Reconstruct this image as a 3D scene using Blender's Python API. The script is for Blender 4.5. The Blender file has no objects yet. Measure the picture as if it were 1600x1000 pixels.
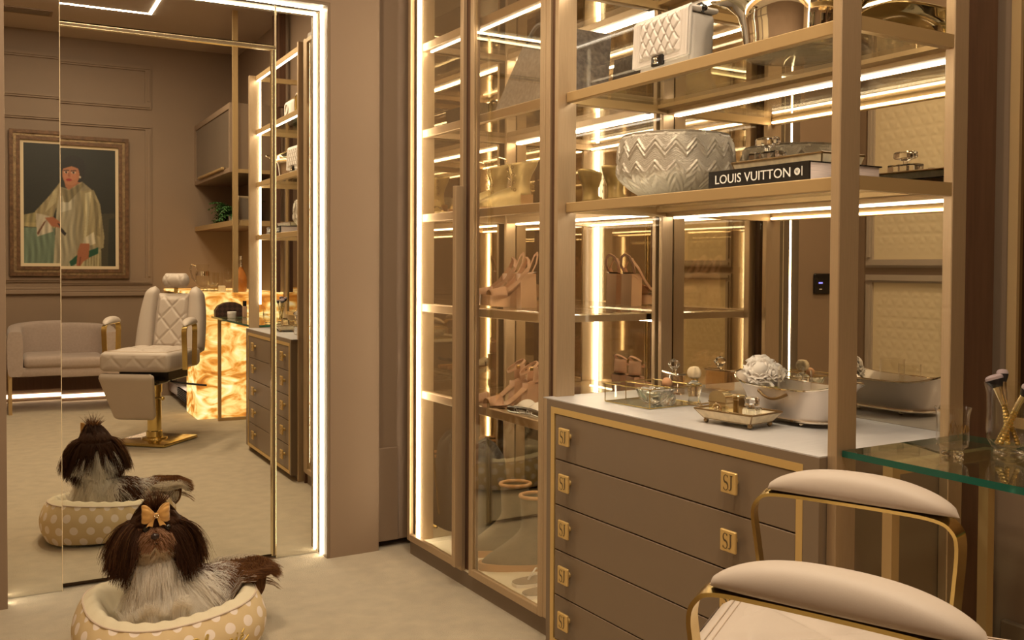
import bpy, bmesh, math, random
import numpy as np
from mathutils import Matrix, Vector
random.seed(7); RNG = np.random.default_rng(7)
PI = math.pi
S = bpy.context.scene
COL = S.collection

# ------------------------------------------------------------------ camera
f = 1509.507
R = np.array([[0.85873603, -0.51239428, 0.00495339],
              [-0.00780669, -0.0227478, -0.99971075],
              [0.51235875, 0.85844897, -0.02353446]])
cam = bpy.data.cameras.new('camera')
cam.sensor_width = 36.0
cam.lens = f / 1600 * 36
cam.shift_y = -46.5 / 1600
cam.clip_start = 0.05
co = bpy.data.objects.new('camera', cam)
COL.objects.link(co)
rt, dn, fw = Vector(R[0]), Vector(R[1]), Vector(R[2])
m = Matrix((rt, -dn, -fw)).transposed().to_4x4()
m.translation = (0, 0, 1.2)
co.matrix_world = m
S.camera = co

# ------------------------------------------------------------------ world, exposure, render quality
w = bpy.data.worlds.new('world'); S.world = w; w.use_nodes = True
w.node_tree.nodes['Background'].inputs[0].default_value = (0.10, 0.075, 0.055, 1)
w.node_tree.nodes['Background'].inputs[1].default_value = 0.2
S.view_settings.view_transform = 'Standard'
S.view_settings.look = 'None'
S.view_settings.gamma = 1
S.view_settings.use_curve_mapping = False
S.view_settings.exposure = 0.22
try:
    cy = S.cycles
    cy.max_bounces = 14; cy.diffuse_bounces = 5; cy.glossy_bounces = 10
    cy.transmission_bounces = 12; cy.transparent_max_bounces = 32
    cy.caustics_reflective = False; cy.caustics_refractive = False
    cy.sample_clamp_indirect = 4.0; cy.use_denoising = True
    cy.blur_glossy = 0.3
except Exception:
    pass
WARM = (1.0, 0.80, 0.55)
LED_COL = (1.0, 0.86, 0.66)
LED_POWER = 12.5
DOWN_W = 33.0
AREA_SIZE = 0.20

def area_light(name, loc, power, size, col=WARM, rot=(0, 0, 0), spread=PI, sy=None):
    l = bpy.data.lights.new(name, 'AREA'); l.energy = power; l.color = col
    if sy: l.shape = 'RECTANGLE'; l.size = size; l.size_y = sy
    else: l.shape = 'DISK'; l.size = size
    l.spread = spread
    o = bpy.data.objects.new(name, l); o.location = loc; o.rotation_euler = rot
    COL.objects.link(o); return o

CEIL = 3.20
FILL_LIGHTS = [(0.55, 2.75, 22), (1.15, 1.95, 16), (0.45, 1.0, 14), (1.35, 0.9, 4.5), (0.75, 0.38, 19)]  # added overhead lights, out of view; the last one brightens the far wall

# ------------------------------------------------------------------ materials
def nodes(m):
    m.use_nodes = True
    nt = m.node_tree
    return nt, nt.nodes, nt.links

def mat(name, col, rough=0.6, metal=0.0, var=0.0, scale=20.0, bump=0.0, bscale=200.0, sheen=0.0, coat=0.0, trans=0.0, ior=1.45, stretch=None, spec=None):
    m = bpy.data.materials.new(name); nt, N, L = nodes(m)
    b = N['Principled BSDF']
    b.inputs['Base Color'].default_value = (*col, 1)
    b.inputs['Roughness'].default_value = rough
    b.inputs['Metallic'].default_value = metal
    b.inputs['IOR'].default_value = ior
    if spec is not None: b.inputs['Specular IOR Level'].default_value = spec
    if sheen: b.inputs['Sheen Weight'].default_value = sheen
    if coat: b.inputs['Coat Weight'].default_value = coat
    if trans: b.inputs['Transmission Weight'].default_value = trans
    if var or bump:
        tc = N.new('ShaderNodeTexCoord'); mp = N.new('ShaderNodeMapping')
        L.new(tc.outputs['Object'], mp.inputs['Vector'])
        if stretch: mp.inputs['Scale'].default_value = stretch
    if var:
        n = N.new('ShaderNodeTexNoise'); n.inputs['Scale'].default_value = scale; n.inputs['Detail'].default_value = 5
        L.new(mp.outputs[0], n.inputs['Vector'])
        r = N.new('ShaderNodeValToRGB')
        r.color_ramp.elements[0].position = 0.3; r.color_ramp.elements[1].position = 0.7
        r.color_ramp.elements[0].color = (*[c * (1 - var) for c in col], 1)
        r.color_ramp.elements[1].color = (*[min(1, c * (1 + var)) for c in col], 1)
        L.new(n.outputs['Fac'], r.inputs['Fac']); L.new(r.outputs['Color'], b.inputs['Base Color'])
    if bump:
        n2 = N.new('ShaderNodeTexNoise'); n2.inputs['Scale'].default_value = bscale; n2.inputs['Detail'].default_value = 4
        L.new(mp.outputs[0], n2.inputs['Vector'])
        bp = N.new('ShaderNodeBump'); bp.inputs['Strength'].default_value = bump; bp.inputs['Distance'].default_value = 0.004
        L.new(n2.outputs['Fac'], bp.inputs['Height']); L.new(bp.outputs[0], b.inputs['Normal'])
    return m

def emit(name, col, power):
    m = bpy.data.materials.new(name); nt, N, L = nodes(m)
    N.remove(N['Principled BSDF'])
    e = N.new('ShaderNodeEmission'); e.inputs[0].default_value = (*col, 1); e.inputs[1].default_value = power
    L.new(e.outputs[0], N['Material Output'].inputs[0])
    return m

def glassy(name, tint, refl=0.06, gtint=(1, 1, 1), rough=0.0, edge=1.0):
    """clear thin sheet: lets light through, mirrors part of it (more at grazing angles)"""
    m = bpy.data.materials.new(name); nt, N, L = nodes(m)
    N.remove(N['Principled BSDF'])
    t = N.new('ShaderNodeBsdfTransparent'); t.inputs[0].default_value = (*tint, 1)
    g = N.new('ShaderNodeBsdfGlossy'); g.inputs['Color'].default_value = (*gtint, 1); g.inputs['Roughness'].default_value = rough
    ge = N.new('ShaderNodeNewGeometry'); vm = N.new('ShaderNodeVectorMath'); vm.operation = 'DOT_PRODUCT'
    L.new(ge.outputs['Normal'], vm.inputs[0]); L.new(ge.outputs['Incoming'], vm.inputs[1])
    def mt(op, a, b_=None, c=None):
        n = N.new('ShaderNodeMath'); n.operation = op
        for i, v in enumerate((a, b_, c)):
            if v is None: continue
            if isinstance(v, (int, float)): n.inputs[i].default_value = v
            else: L.new(v, n.inputs[i])
        return n
    k = mt('POWER', mt('SUBTRACT', 1.0, mt('ABSOLUTE', vm.outputs['Value']).outputs[0]).outputs[0], 4.0)
    ma = mt('MULTIPLY_ADD', k.outputs[0], 0.85 * edge, refl + .02); ma.use_clamp = True
    mx = N.new('ShaderNodeMixShader')
    L.new(ma.outputs[0], mx.inputs[0]); L.new(t.outputs[0], mx.inputs[1]); L.new(g.outputs[0], mx.inputs[2])
    L.new(mx.outputs[0], N['Material Output'].inputs[0])
    return m

def mirror_mat(name, col, rough=0.0):
    return mat(name, col, rough, 1.0)

M = {}
M['wall'] = mat('taupe_wall_paint', (0.275, 0.192, 0.130), 0.55, var=0.03, scale=3)
M['wall_pale'] = mat('greige_lacquer', (0.40, 0.335, 0.27), 0.45)
M['ceiling'] = mat('ceiling_paint', (0.52, 0.43, 0.35), 0.8, var=0.02, scale=2)
M['carpet'] = mat('beige_carpet', (0.50, 0.415, 0.295), 0.95, var=0.10, scale=14, bump=1.0, bscale=300, sheen=0.3)
M['taupe'] = mat('taupe_lacquer', (0.22, 0.160, 0.108), 0.42, var=0.02, scale=4)
M['taupe_lit_top'] = mat('led_lit_taupe_top', (0.52, 0.50, 0.50), 0.35, var=0.05, scale=14, stretch=(1, 8, 1))  # paler than the body: light from the shelf strips put into the colour
M['dark_gap'] = mat('dark_recess', (0.03, 0.02, 0.015), 0.8)
M['brown'] = mat('dark_brown_veneer', (0.11, 0.055, 0.032), 0.45, var=0.15, scale=12, stretch=(6, 6, 0.5))
M['gold'] = mat('brushed_champagne_metal', (0.54, 0.40, 0.255), 0.42, 0.6, var=0.05, scale=60, stretch=(8, 8, 0.3))
M['gold_matte'] = mat('champagne_painted_metal', (0.52, 0.36, 0.175), 0.45, 0.45)
M['gold_trim'] = mat('satin_gold_inlay', (0.74, 0.52, 0.21), 0.40, 0.55)
M['gold_shine'] = mat('polished_gold', (0.66, 0.50, 0.19), 0.18, 1.0)
M['gold_pale'] = mat('pale_gold_metal', (0.85, 0.72, 0.45), 0.18, 1.0)
M['bronze'] = mat('aged_bronze', (0.36, 0.25, 0.13), 0.32, 1.0)
M['silver'] = mat('hammered_silver', (0.84, 0.77, 0.71), 0.30, 0.55, bump=0.2, bscale=25)
M['chrome'] = mat('bright_nickel', (0.86, 0.78, 0.66), 0.05, 1.0)
M['mirror'] = mirror_mat('clear_mirror', (0.96, 0.94, 0.86))
M['mirror_bronze'] = mirror_mat('bronze_mirror', (0.70, 0.63, 0.51))
M['mirror_grey'] = mirror_mat('smoked_mirror', (0.30, 0.24, 0.18), 0.04)
M['door_glass'] = glassy('bronze_door_glass', (0.93, 0.89, 0.81), 0.11, (1, 0.97, 0.85))
M['shelf_glass'] = glassy('clear_shelf_glass', (0.93, 0.93, 0.88), 0.03)
M['clear_glass'] = glassy('clear_thin_glass', (0.985, 0.98, 0.96), 0.0, edge=1.0)
M['table_glass'] = glassy('clear_table_glass', (0.85, 0.90, 0.84), 0.05)
M['green_edge'] = mat('green_glass_edge', (0.010, 0.125, 0.092), 0.08, trans=0.25)
M['crystal'] = mat('cut_crystal', (0.97, 0.97, 0.97), 0.0, trans=1.0, ior=1.5)
M['amber_glass'] = glassy('amber_perfume', (0.95, 0.84, 0.71), 0.05)
M['rose_wine'] = mat('rose_wine', (0.75, 0.30, 0.08), 0.1, trans=0.35)
M['led'] = emit('led_strip_light', LED_COL, LED_POWER)
M['led_ward'] = emit('wardrobe_light_strip', LED_COL, 26.0)
M['led_frame'] = emit('alcove_light_strip', (1.0, 0.83, 0.56), 20.0)
M['led_cool'] = emit('ceiling_led_light', (1.0, 0.84, 0.62), 48)
M['fill_lamp'] = emit('fill_light_lens', WARM, 10)
M['toe_led'] = emit('toe_kick_led', (1.0, 0.72, 0.5), 6)
M['leather'] = mat('blush_leather', (0.50, 0.425, 0.365), 0.5, var=0.03, scale=6, bump=0.03, bscale=500)
M['leather_bag'] = mat('cream_leather', (0.62, 0.56, 0.51), 0.45, bump=0.15, bscale=500)
M['piping'] = mat('cream_piping', (0.6, 0.48, 0.38), 0.6)
M['fabric'] = mat('pale_mauve_fabric', (0.40, 0.315, 0.27), 0.9, var=0.06, scale=60, sheen=0.2)
M['quilt'] = mat('beige_quilted_fabric', (0.74, 0.62, 0.42), 0.75)
M['black'] = mat('black_gloss', (0.012, 0.009, 0.008), 0.25)
M['black_matte'] = mat('black_matte', (0.02, 0.016, 0.014), 0.6)
M['white'] = mat('white_ceramic', (0.85, 0.80, 0.75), 0.5)
M['pearl'] = mat('mother_of_pearl', (0.85, 0.73, 0.50), 0.3, var=0.15, scale=45)
M['pages'] = mat('book_pages', (0.62, 0.50, 0.46), 0.8, var=0.2, scale=70, stretch=(0.2, 0.2, 14))
M['ink_white'] = mat('white_print', (0.85, 0.82, 0.78), 0.5)
M['ink_dark'] = mat('dark_engraving', (0.12, 0.08, 0.04), 0.5, 0.3)
M['bowl'] = mat('silvered_glass_bowl', (0.53, 0.475, 0.395), 0.32, 0.2, bump=0.5, bscale=160)
M['nude'] = mat('nude_suede', (0.52, 0.30, 0.19), 0.6, var=0.05, scale=20)
M['nude_patent'] = mat('nude_patent', (0.60, 0.36, 0.22), 0.3)
M['boot_gold'] = mat('gold_leather', (0.60, 0.46, 0.22), 0.38, 0.55, var=0.12, scale=18, bump=0.3, bscale=60)
M['olive'] = mat('grey_suede', (0.17, 0.13, 0.085), 0.85, var=0.1, scale=30)
M['tan_sole'] = mat('tan_crepe_sole', (0.55, 0.30, 0.13), 0.7)
M['rubber'] = mat('taupe_rubber', (0.30, 0.23, 0.17), 0.7)
M['grey_canvas'] = mat('grey_monogram_canvas', (0.16, 0.13, 0.11), 0.7, var=0.35, scale=70)
M['cream_cabinet_floor'] = mat('cream_cabinet_base', (0.93, 0.86, 0.69), 0.6)
M['dark_glass'] = mat('smoked_cabinet_glass', (0.15, 0.115, 0.085), 0.12, spec=0.6)
M['plant'] = mat('fern_leaf', (0.045, 0.13, 0.03), 0.6, var=0.3, scale=30)
M['wood_ball'] = mat('peach_wood', (0.62, 0.33, 0.17), 0.6, var=0.1, scale=30)
M['frame_wood'] = mat('carved_gilt_wood', (0.13, 0.066, 0.030), 0.45, 0.25, var=0.4, scale=30, bump=0.6, bscale=60)
M['frame_gilt'] = mat('antique_gilt', (0.24, 0.16, 0.08), 0.4, 0.4, var=0.3, scale=40, bump=0.5, bscale=80)
M['mat_board'] = mat('cream_liner', (0.72, 0.58, 0.38), 0.7)
M['bag_brown'] = mat('brown_check_canvas', (0.07, 0.035, 0.025), 0.55)
M['skin_tube'] = mat('foundation_beige', (0.60, 0.38, 0.25), 0.35)
M['brush_hair'] = mat('brush_bristle_black', (0.02, 0.015, 0.015), 0.8)
M['brush_tip'] = mat('brush_bristle_tip', (0.36, 0.28, 0.29), 0.9)
M['yellow_liquid'] = mat('pale_gold_liquid', (0.80, 0.65, 0.12), 0.05, trans=0.6)
M['bow'] = mat('gold_satin', (0.62, 0.34, 0.10), 0.38, 0.2, sheen=0.3)
M['bed_inner'] = mat('cream_bed_lining', (0.72, 0.64, 0.47), 0.85, bump=0.3, bscale=30)
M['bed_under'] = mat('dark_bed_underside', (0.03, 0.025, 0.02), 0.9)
M['thread'] = mat('gold_thread', (0.55, 0.38, 0.10), 0.45, 0.4)
M['blue_led'] = emit('blue_display', (0.2, 0.2, 1.0), 3)
M['vent'] = mat('vent_grey', (0.26, 0.21, 0.17), 0.6)
M['nose'] = mat('dog_nose', (0.025, 0.012, 0.01), 0.3)
M['eye'] = mat('dog_eye', (0.012, 0.007, 0.005), 0.08)
M['skin'] = mat('dog_skin', (0.16, 0.09, 0.06), 0.8)

def polka_mat():
    m = bpy.data.materials.new('polka_dot_fabric'); nt, N, L = nodes(m); b = N['Principled BSDF']
    b.inputs['Roughness'].default_value = 0.85
    uv = N.new('ShaderNodeUVMap'); sep = N.new('ShaderNodeSeparateXYZ'); L.new(uv.outputs[0], sep.inputs[0])
    def mth(op, a, bb=None, c=None):
        n = N.new('ShaderNodeMath'); n.operation = op
        for i, v in enumerate((a, bb, c)):
            if v is None: continue
            if isinstance(v, (int, float)): n.inputs[i].default_value = v
            else: L.new(v, n.inputs[i])
        return n.outputs[0]
    row = mth('FLOOR', sep.outputs['Y'])
    off = mth('MULTIPLY', mth('MODULO', row, 2.0), 0.5)
    u = mth('SUBTRACT', mth('FRACT', mth('ADD', sep.outputs['X'], off)), 0.5)
    v = mth('SUBTRACT', mth('FRACT', sep.outputs['Y']), 0.5)
    v = mth('MULTIPLY', v, 0.72)
    d = mth('SQRT', mth('ADD', mth('MULTIPLY', u, u), mth('MULTIPLY', v, v)))
    ins = mth('LESS_THAN', d, 0.25)
    mx = N.new('ShaderNodeMix'); mx.data_type = 'RGBA'
    L.new(ins, mx.inputs[0])
    mx.inputs[6].default_value = (0.68, 0.52, 0.30, 1); mx.inputs[7].default_value = (0.86, 0.75, 0.67, 1)
    L.new(mx.outputs[2], b.inputs['Base Color'])
    return m
M['polka'] = polka_mat()

def onyx_mat():
    m = bpy.data.materials.new('backlit_onyx'); nt, N, L = nodes(m)
    N.remove(N['Principled BSDF'])
    tc = N.new('ShaderNodeTexCoord'); n = N.new('ShaderNodeTexNoise')
    mp = N.new('ShaderNodeMapping'); mp.inputs['Rotation'].default_value = (0.4, 0.6, 0.3)
    mp.inputs['Scale'].default_value = (1, 1, 2.0)
    n.inputs['Scale'].default_value = 4.5; n.inputs['Detail'].default_value = 8; n.inputs['Distortion'].default_value = 1.6
    L.new(tc.outputs['Object'], mp.inputs[0]); L.new(mp.outputs[0], n.inputs['Vector'])
    r = N.new('ShaderNodeValToRGB'); L.new(n.outputs['Fac'], r.inputs['Fac'])
    cr = r.color_ramp; cr.elements[0].position = 0.30; cr.elements[0].color = (0.42, 0.13, 0.02, 1)
    cr.elements[1].position = 0.75; cr.elements[1].color = (1.0, 0.90, 0.62, 1)
    e1 = cr.elements.new(0.42); e1.color = (0.70, 0.27, 0.04, 1)
    e2 = cr.elements.new(0.55); e2.color = (1.0, 0.66, 0.22, 1)
    e = N.new('ShaderNodeEmission'); e.inputs[1].default_value = 1.2
    L.new(r.outputs[0], e.inputs[0])
    g = N.new('ShaderNodeBsdfGlossy'); g.inputs['Roughness'].default_value = 0.08
    mx = N.new('ShaderNodeMixShader'); mx.inputs[0].default_value = 0.05
    L.new(e.outputs[0], mx.inputs[1]); L.new(g.outputs[0], mx.inputs[2])
    L.new(mx.outputs[0], N['Material Output'].inputs[0])
    return m
M['onyx'] = onyx_mat()

def checker_mat(name, c1, c2, scale):
    m = bpy.data.materials.new(name); nt, N, L = nodes(m); b = N['Principled BSDF']; b.inputs['Roughness'].default_value = 0.5
    tc = N.new('ShaderNodeTexCoord'); mp = N.new('ShaderNodeMapping'); mp.inputs['Rotation'].default_value = (0, 0.785, 0)
    ck = N.new('ShaderNodeTexChecker'); ck.inputs['Scale'].default_value = scale
    ck.inputs['Color1'].default_value = (*c1, 1); ck.inputs['Color2'].default_value = (*c2, 1)
    L.new(tc.outputs['Object'], mp.inputs[0]); L.new(mp.outputs[0], ck.inputs['Vector']); L.new(ck.outputs[0], b.inputs['Base Color'])
    return m
M['check'] = checker_mat('brown_check', (0.085, 0.04, 0.028), (0.035, 0.018, 0.014), 38)

def attr_mat(name, rough=0.6, attr='Col', hair=False):
    m = bpy.data.materials.new(name); nt, N, L = nodes(m); b = N['Principled BSDF']
    a = N.new('ShaderNodeAttribute'); a.attribute_name = attr
    L.new(a.outputs['Color'], b.inputs['Base Color']); b.inputs['Roughness'].default_value = rough
    return m
M['paint'] = attr_mat('oil_paint', 0.45)
def fur_mat():
    m = attr_mat('dog_fur', .5, 'fur_color'); nt, N, L = nodes(m)
    b = N['Principled BSDF']; b.inputs['Specular IOR Level'].default_value = .25
    t = N.new('ShaderNodeBsdfTranslucent'); L.new(N['Attribute'].outputs['Color'], t.inputs['Color'])
    mx = N.new('ShaderNodeMixShader'); mx.inputs[0].default_value = .52
    L.new(b.outputs[0], mx.inputs[1]); L.new(t.outputs[0], mx.inputs[2]); L.new(mx.outputs[0], N['Material Output'].inputs[0])
    return m
M['fur'] = fur_mat()

# ------------------------------------------------------------------ builder
class MB:
    def __init__(s):
        s.bm = bmesh.new(); s.mi = 0
        s.done = s.bm.faces.layers.int.new('done')
    def _mark(s, before):
        for fc in s.bm.faces:
            if not fc[s.done]: fc[s.done] = 1; fc.material_index = s.mi
    def box(s, x0, x1, y0, y1, z0, z1, bev=0.0, seg=1, M4=None):
        b = len(s.bm.faces)
        r = bmesh.ops.create_cube(s.bm, size=1)
        mm = Matrix.Translation(((x0 + x1) / 2, (y0 + y1) / 2, (z0 + z1) / 2)) @ Matrix.Diagonal((abs(x1 - x0), abs(y1 - y0), abs(z1 - z0), 1))
        if M4 is not None: mm = M4 @ mm
        bmesh.ops.transform(s.bm, matrix=mm, verts=r['verts'])
        if bev:
            ed = list({e for v in r['verts'] for e in v.link_edges})
            bmesh.ops.bevel(s.bm, geom=ed, offset=bev, segments=seg, profile=0.5, affect='EDGES')
        s._mark(b); return s
    def cyl(s, p0, p1, r0, r1=None, n=14, cap=True):
        r1 = r0 if r1 is None else r1
        return s.tube([p0, p1], [r0, r1], n, cap=cap)
    def lathe(s, prof, c=(0, 0, 0), n=28, wob=None, cap=True, sx=1.0, sy=1.0):
        b = len(s.bm.faces); rings = []
        for k, (r, z) in enumerate(prof):
            ring = []
            for i in range(n):
                a = 2 * PI * i / n
                rr, zz = (r, z) if wob is None else wob(a, r, z, k)
                ring.append(s.bm.verts.new((c[0] + sx * rr * math.cos(a), c[1] + sy * rr * math.sin(a), c[2] + zz)))
            rings.append(ring)
        for k in range(len(rings) - 1):
            for i in range(n):
                j = (i + 1) % n
                s.bm.faces.new((rings[k][i], rings[k][j], rings[k + 1][j], rings[k + 1][i]))
        if cap:
            for ring, rev in ((rings[0], True), (rings[-1], False)):
                try: s.bm.faces.new(ring[::-1] if rev else ring)
                except Exception: pass
        s._mark(b); return s
    def tube(s, pts, r, n=8, closed=False, cap=True, flat=None):
        """sweep a circle (or a flat w x t strip) along points"""
        b = len(s.bm.faces)
        P = [Vector(p) for p in pts]; k = len(P)
        rr = r if isinstance(r, (list, tuple)) else [r] * k
        T = []
        for i in range(k):
            a = P[(i - 1) % k] if (closed or i > 0) else P[i]
            c = P[(i + 1) % k] if (closed or i < k - 1) else P[i]
            t = c - a
            T.append(t.normalized() if t.length > 1e-9 else Vector((0, 0, 1)))
        up = Vector((0, 0, 1)) if abs(T[0].z) < 0.9 else Vector((1, 0, 0))
        if flat is not None: up = Vector(flat[2])
        nrm = (up - T[0] * up.dot(T[0])).normalized()
        rings = []
        for i in range(k):
            if i:
                nrm = nrm - T[i] * nrm.dot(T[i])
                nrm = nrm.normalized() if nrm.length > 1e-6 else T[i].orthogonal().normalized()
            bn = T[i].cross(nrm)
            if flat is not None:
                hw, ht = flat[0] / 2 * rr[i], flat[1] / 2
                ring = [s.bm.verts.new(P[i] + nrm * a * hw + bn * c * ht) for a, c in ((1, 1), (-1, 1), (-1, -1), (1, -1))]
            else:
                ring = [s.bm.verts.new(P[i] + nrm * rr[i] * math.cos(2 * PI * q / n) + bn * rr[i] * math.sin(2 * PI * q / n)) for q in range(n)]
            rings.append(ring)
        nn = len(rings[0])
        for i in range(k if closed else k - 1):
            A, B_ = rings[i], rings[(i + 1) % k]
            for q in range(nn):
                q2 = (q + 1) % nn
                s.bm.faces.new((A[q], A[q2], B_[q2], B_[q]))
        if cap and not closed:
            s.bm.faces.new(rings[0][::-1]); s.bm.faces.new(rings[-1])
        s._mark(b); return s
    def ball(s, c, r, u=16, v=10, M4=None):
        b = len(s.bm.faces)
        if not isinstance(r, (tuple, list)): r = (r, r, r)
        q = bmesh.ops.create_uvsphere(s.bm, u_segments=u, v_segments=v, radius=1)
        mm = Matrix.Translation(c) @ (M4 if M4 is not None else Matrix.Identity(4)) @ Matrix.Diagonal((*r, 1))
        bmesh.ops.transform(s.bm, matrix=mm, verts=q['verts'])
        s._mark(b); return s
    def grid(s, fn, nu, nv, cu=False, cv=False, uv=None):
        b = len(s.bm.faces)
        V = [[s.bm.verts.new(fn(i / nu, j / nv)) for j in range(nv if cv else nv + 1)] for i in range(nu if cu else nu + 1)]
        lay = s.bm.loops.layers.uv.verify() if uv else None
        for i in range(nu):
            for j in range(nv):
                i2 = (i + 1) % nu if cu else i + 1
                j2 = (j + 1) % nv if cv else j + 1
                try: fc = s.bm.faces.new((V[i][j], V[i2][j], V[i2][j2], V[i][j2]))
                except Exception: continue
                if uv:
                    for lp, (a, c) in zip(fc.loops, ((i, j), (i + 1, j), (i + 1, j + 1), (i, j + 1))):
                        lp[lay].uv = uv(a / nu, c / nv)
        s._mark(b); return s
    def prism(s, poly, off, cap=True):
        """extrude a 3D polygon by a vector"""
        b = len(s.bm.faces)
        A = [s.bm.verts.new(p) for p in poly]; o = Vector(off)
        B_ = [s.bm.verts.new(Vector(p) + o) for p in poly]
        n = len(A)
        s.bm.faces.new(A[::-1]); s.bm.faces.new(B_)
        for i in range(n):
            j = (i + 1) % n
            s.bm.faces.new((A[i], A[j], B_[j], B_[i]))
        s._mark(b); return s
    def mesh(s, me, M4):
        c = me.copy(); c.transform(M4); s.bm.from_mesh(c); bpy.data.meshes.remove(c)
        s._mark(0); return s
    def build(s, name, mats, parent=None, ang=35, M4=None, smooth=True, rec=True):
        if M4 is not None: bmesh.ops.transform(s.bm, matrix=M4, verts=s.bm.verts)
        if rec: bmesh.ops.recalc_face_normals(s.bm, faces=s.bm.faces)
        s.bm.faces.layers.int.remove(s.done)
        me = bpy.data.meshes.new(name); s.bm.to_mesh(me); s.bm.free()
        if not isinstance(mats, (list, tuple)): mats = [mats]
        for k in mats: me.materials.append(M[k] if isinstance(k, str) else k)
        if smooth:
            me.polygons.foreach_set('use_smooth', [True] * len(me.polygons))
            me.set_sharp_from_angle(angle=math.radians(ang))
        o = bpy.data.objects.new(name, me); COL.objects.link(o)
        if parent is not None: attach(o, parent)
        return o

def W(o):
    if o.parent is None: return o.matrix_basis.copy()
    return W(o.parent) @ o.matrix_parent_inverse @ o.matrix_basis
def attach(o, p):
    o.parent = p; o.matrix_parent_inverse = W(p).inverted()
def tag(o, label, cat, group=None, kind=None):
    if label: o['label'] = label
    if cat: o['category'] = cat
    if group: o['group'] = group
    if kind: o['kind'] = kind
    return o
def thing(name, label, cat, loc=(0, 0, 0), group=None):
    o = bpy.data.objects.new(name, None); COL.objects.link(o); o.location = loc; o.empty_display_size = 0.05
    return tag(o, label, cat, group)
def struct(o): o['kind'] = 'structure'; return o
def dup(root, loc, rotz=None, label=None, group=None, name=None):
    r = root.copy(); COL.objects.link(r); r.location = loc
    if rotz is not None: r.rotation_euler = (0, 0, rotz)
    if label: r['label'] = label
    if group: r['group'] = group
    for ch in list(root.children):
        c = ch.copy(); COL.objects.link(c); c.parent = r
        for g in list(ch.children):
            d = g.copy(); COL.objects.link(d); d.parent = c
    return r
def local_parent(o, p):
    """o's geometry is already in p's own coordinates"""
    o.parent = p; return o
def LB(mb, name, mats, parent, **k):
    o = mb.build(name, mats, None, **k); o.parent = parent; return o
def box(name, x0, x1, y0, y1, z0, z1, m_, parent=None, bev=0.0, M4=None, seg=1):
    return MB().box(x0, x1, y0, y1, z0, z1, bev, seg, M4).build(name, m_, parent)

def text_mesh(txt, size, extrude=0.0, width=1.0):
    cu = bpy.data.curves.new('lettering', 'FONT'); cu.body = txt; cu.size = size; cu.extrude = extrude
    cu.align_x = 'CENTER'; cu.align_y = 'CENTER'; cu.resolution_u = 3
    o = bpy.data.objects.new('lettering', cu); COL.objects.link(o)
    dg = bpy.context.evaluated_depsgraph_get(); dg.update()
    me = bpy.data.meshes.new_from_object(o.evaluated_get(dg))
    bpy.data.objects.remove(o); bpy.data.curves.remove(cu)
    if width != 1.0: me.transform(Matrix.Diagonal((width, 1, 1, 1)))
    return me

# ------------------------------------------------------------------ room shell
XL, XR, YB, YF_ = -0.28, 2.25, -1.55, 3.77
OX0, OX1, OZ = 0.208, 1.385, 2.27
struct(box('floor', XL - .1, XR + .1, YB - .1, 3.98, -0.06, 0, 'carpet'))
struct(box('ceiling', XL - .1, XR + .1, YB - .1, 3.98, CEIL, CEIL + .08, 'ceiling'))
struct(box('wall_left', XL - .1, XL, YB - .1, 3.98, 0, CEIL, 'wall'))
struct(box('wall_right', XR, XR + .1, YB - .1, 3.98, 0, CEIL, 'wall'))
struct(box('wall_back', XL, XR, YB - .1, YB, 0, CEIL, 'wall'))
b = MB()
b.box(XL, OX0, YF_, YF_ + .002, 0, CEIL); b.box(XL, OX0 - .012, YF_ + .002, 3.98, 0, CEIL); b.box(OX0 - .012, OX1, YF_, 3.98, OZ, CEIL); b.box(OX1, 1.60, YF_, 3.98, 0, CEIL)
b.box(OX0, OX1, 3.93, 3.98, 0, OZ); b.box(1.60, XR, 3.80, 3.98, 0.03, CEIL)
struct(b.build('wall_front', 'wall', smooth=False))
struct(box('baseboard_front', 1.60, 1.70, 3.79, 3.80, 0.03, 0.43, 'wall', bev=.003))

def frame_trim(name, plane, a0, a1, z0, z1, pos, w_=0.03, t=0.018, m_='wall'):
    """mitred picture-rail rectangle; plane 'y' lies on a y=pos wall facing +y, 'x' on x=pos facing +x or -x"""
    b = MB()
    def bar(u0, u1, v0, v1):
        for k, (ins, th) in enumerate(((0, t * .6), (w_ * .28, t))):
            uu0, uu1, vv0, vv1 = u0 + ins, u1 - ins, v0 + ins, v1 - ins
            if plane == 'y': b.box(uu0, uu1, pos, pos + th, vv0, vv1)
            elif plane == 'x+': b.box(pos, pos + th, uu0, uu1, vv0, vv1)
            else: b.box(pos - th, pos, uu0, uu1, vv0, vv1)
    bar(a0, a1, z1 - w_, z1); bar(a0, a1, z0, z0 + w_); bar(a0, a0 + w_, z0 + w_, z1 - w_); bar(a1 - w_, a1, z0 + w_, z1 - w_)
    return struct(b.build(name, m_, smooth=False))
frame_trim('trim_1', 'y', 0.10, 1.46, 2.62, 3.02, YB, .055, .026)
frame_trim('trim_2', 'y', 0.10, 1.46, 1.03, 2.49, YB, .055, .026)
b = MB().box(XL, 1.60, YB, YB + .03, 0.925, 0.965, .006).box(XL, 1.60, YB, YB + .016, 0.965, 0.985, .004)
struct(b.build('trim_3', 'wall'))
struct(box('baseboard_back', XL, 1.47, YB, YB + .02, 0.10, 0.42, 'brown'))  # dark brown puts the shade under the sofa into the colour
# right wall below the desk: wainscot ledge, panels
struct(box('baseboard_right', XR - .02, XR, -0.0, 1.40, 0, 0.345, 'taupe', bev=.004))
for k, (y0, y1) in enumerate(((0.75, 1.22), (0.18, 0.65))):
    frame_trim('trim_%d' % (4 + k), 'x-', y0, y1, 0.40, 0.74, XR, m_='wall')
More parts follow.
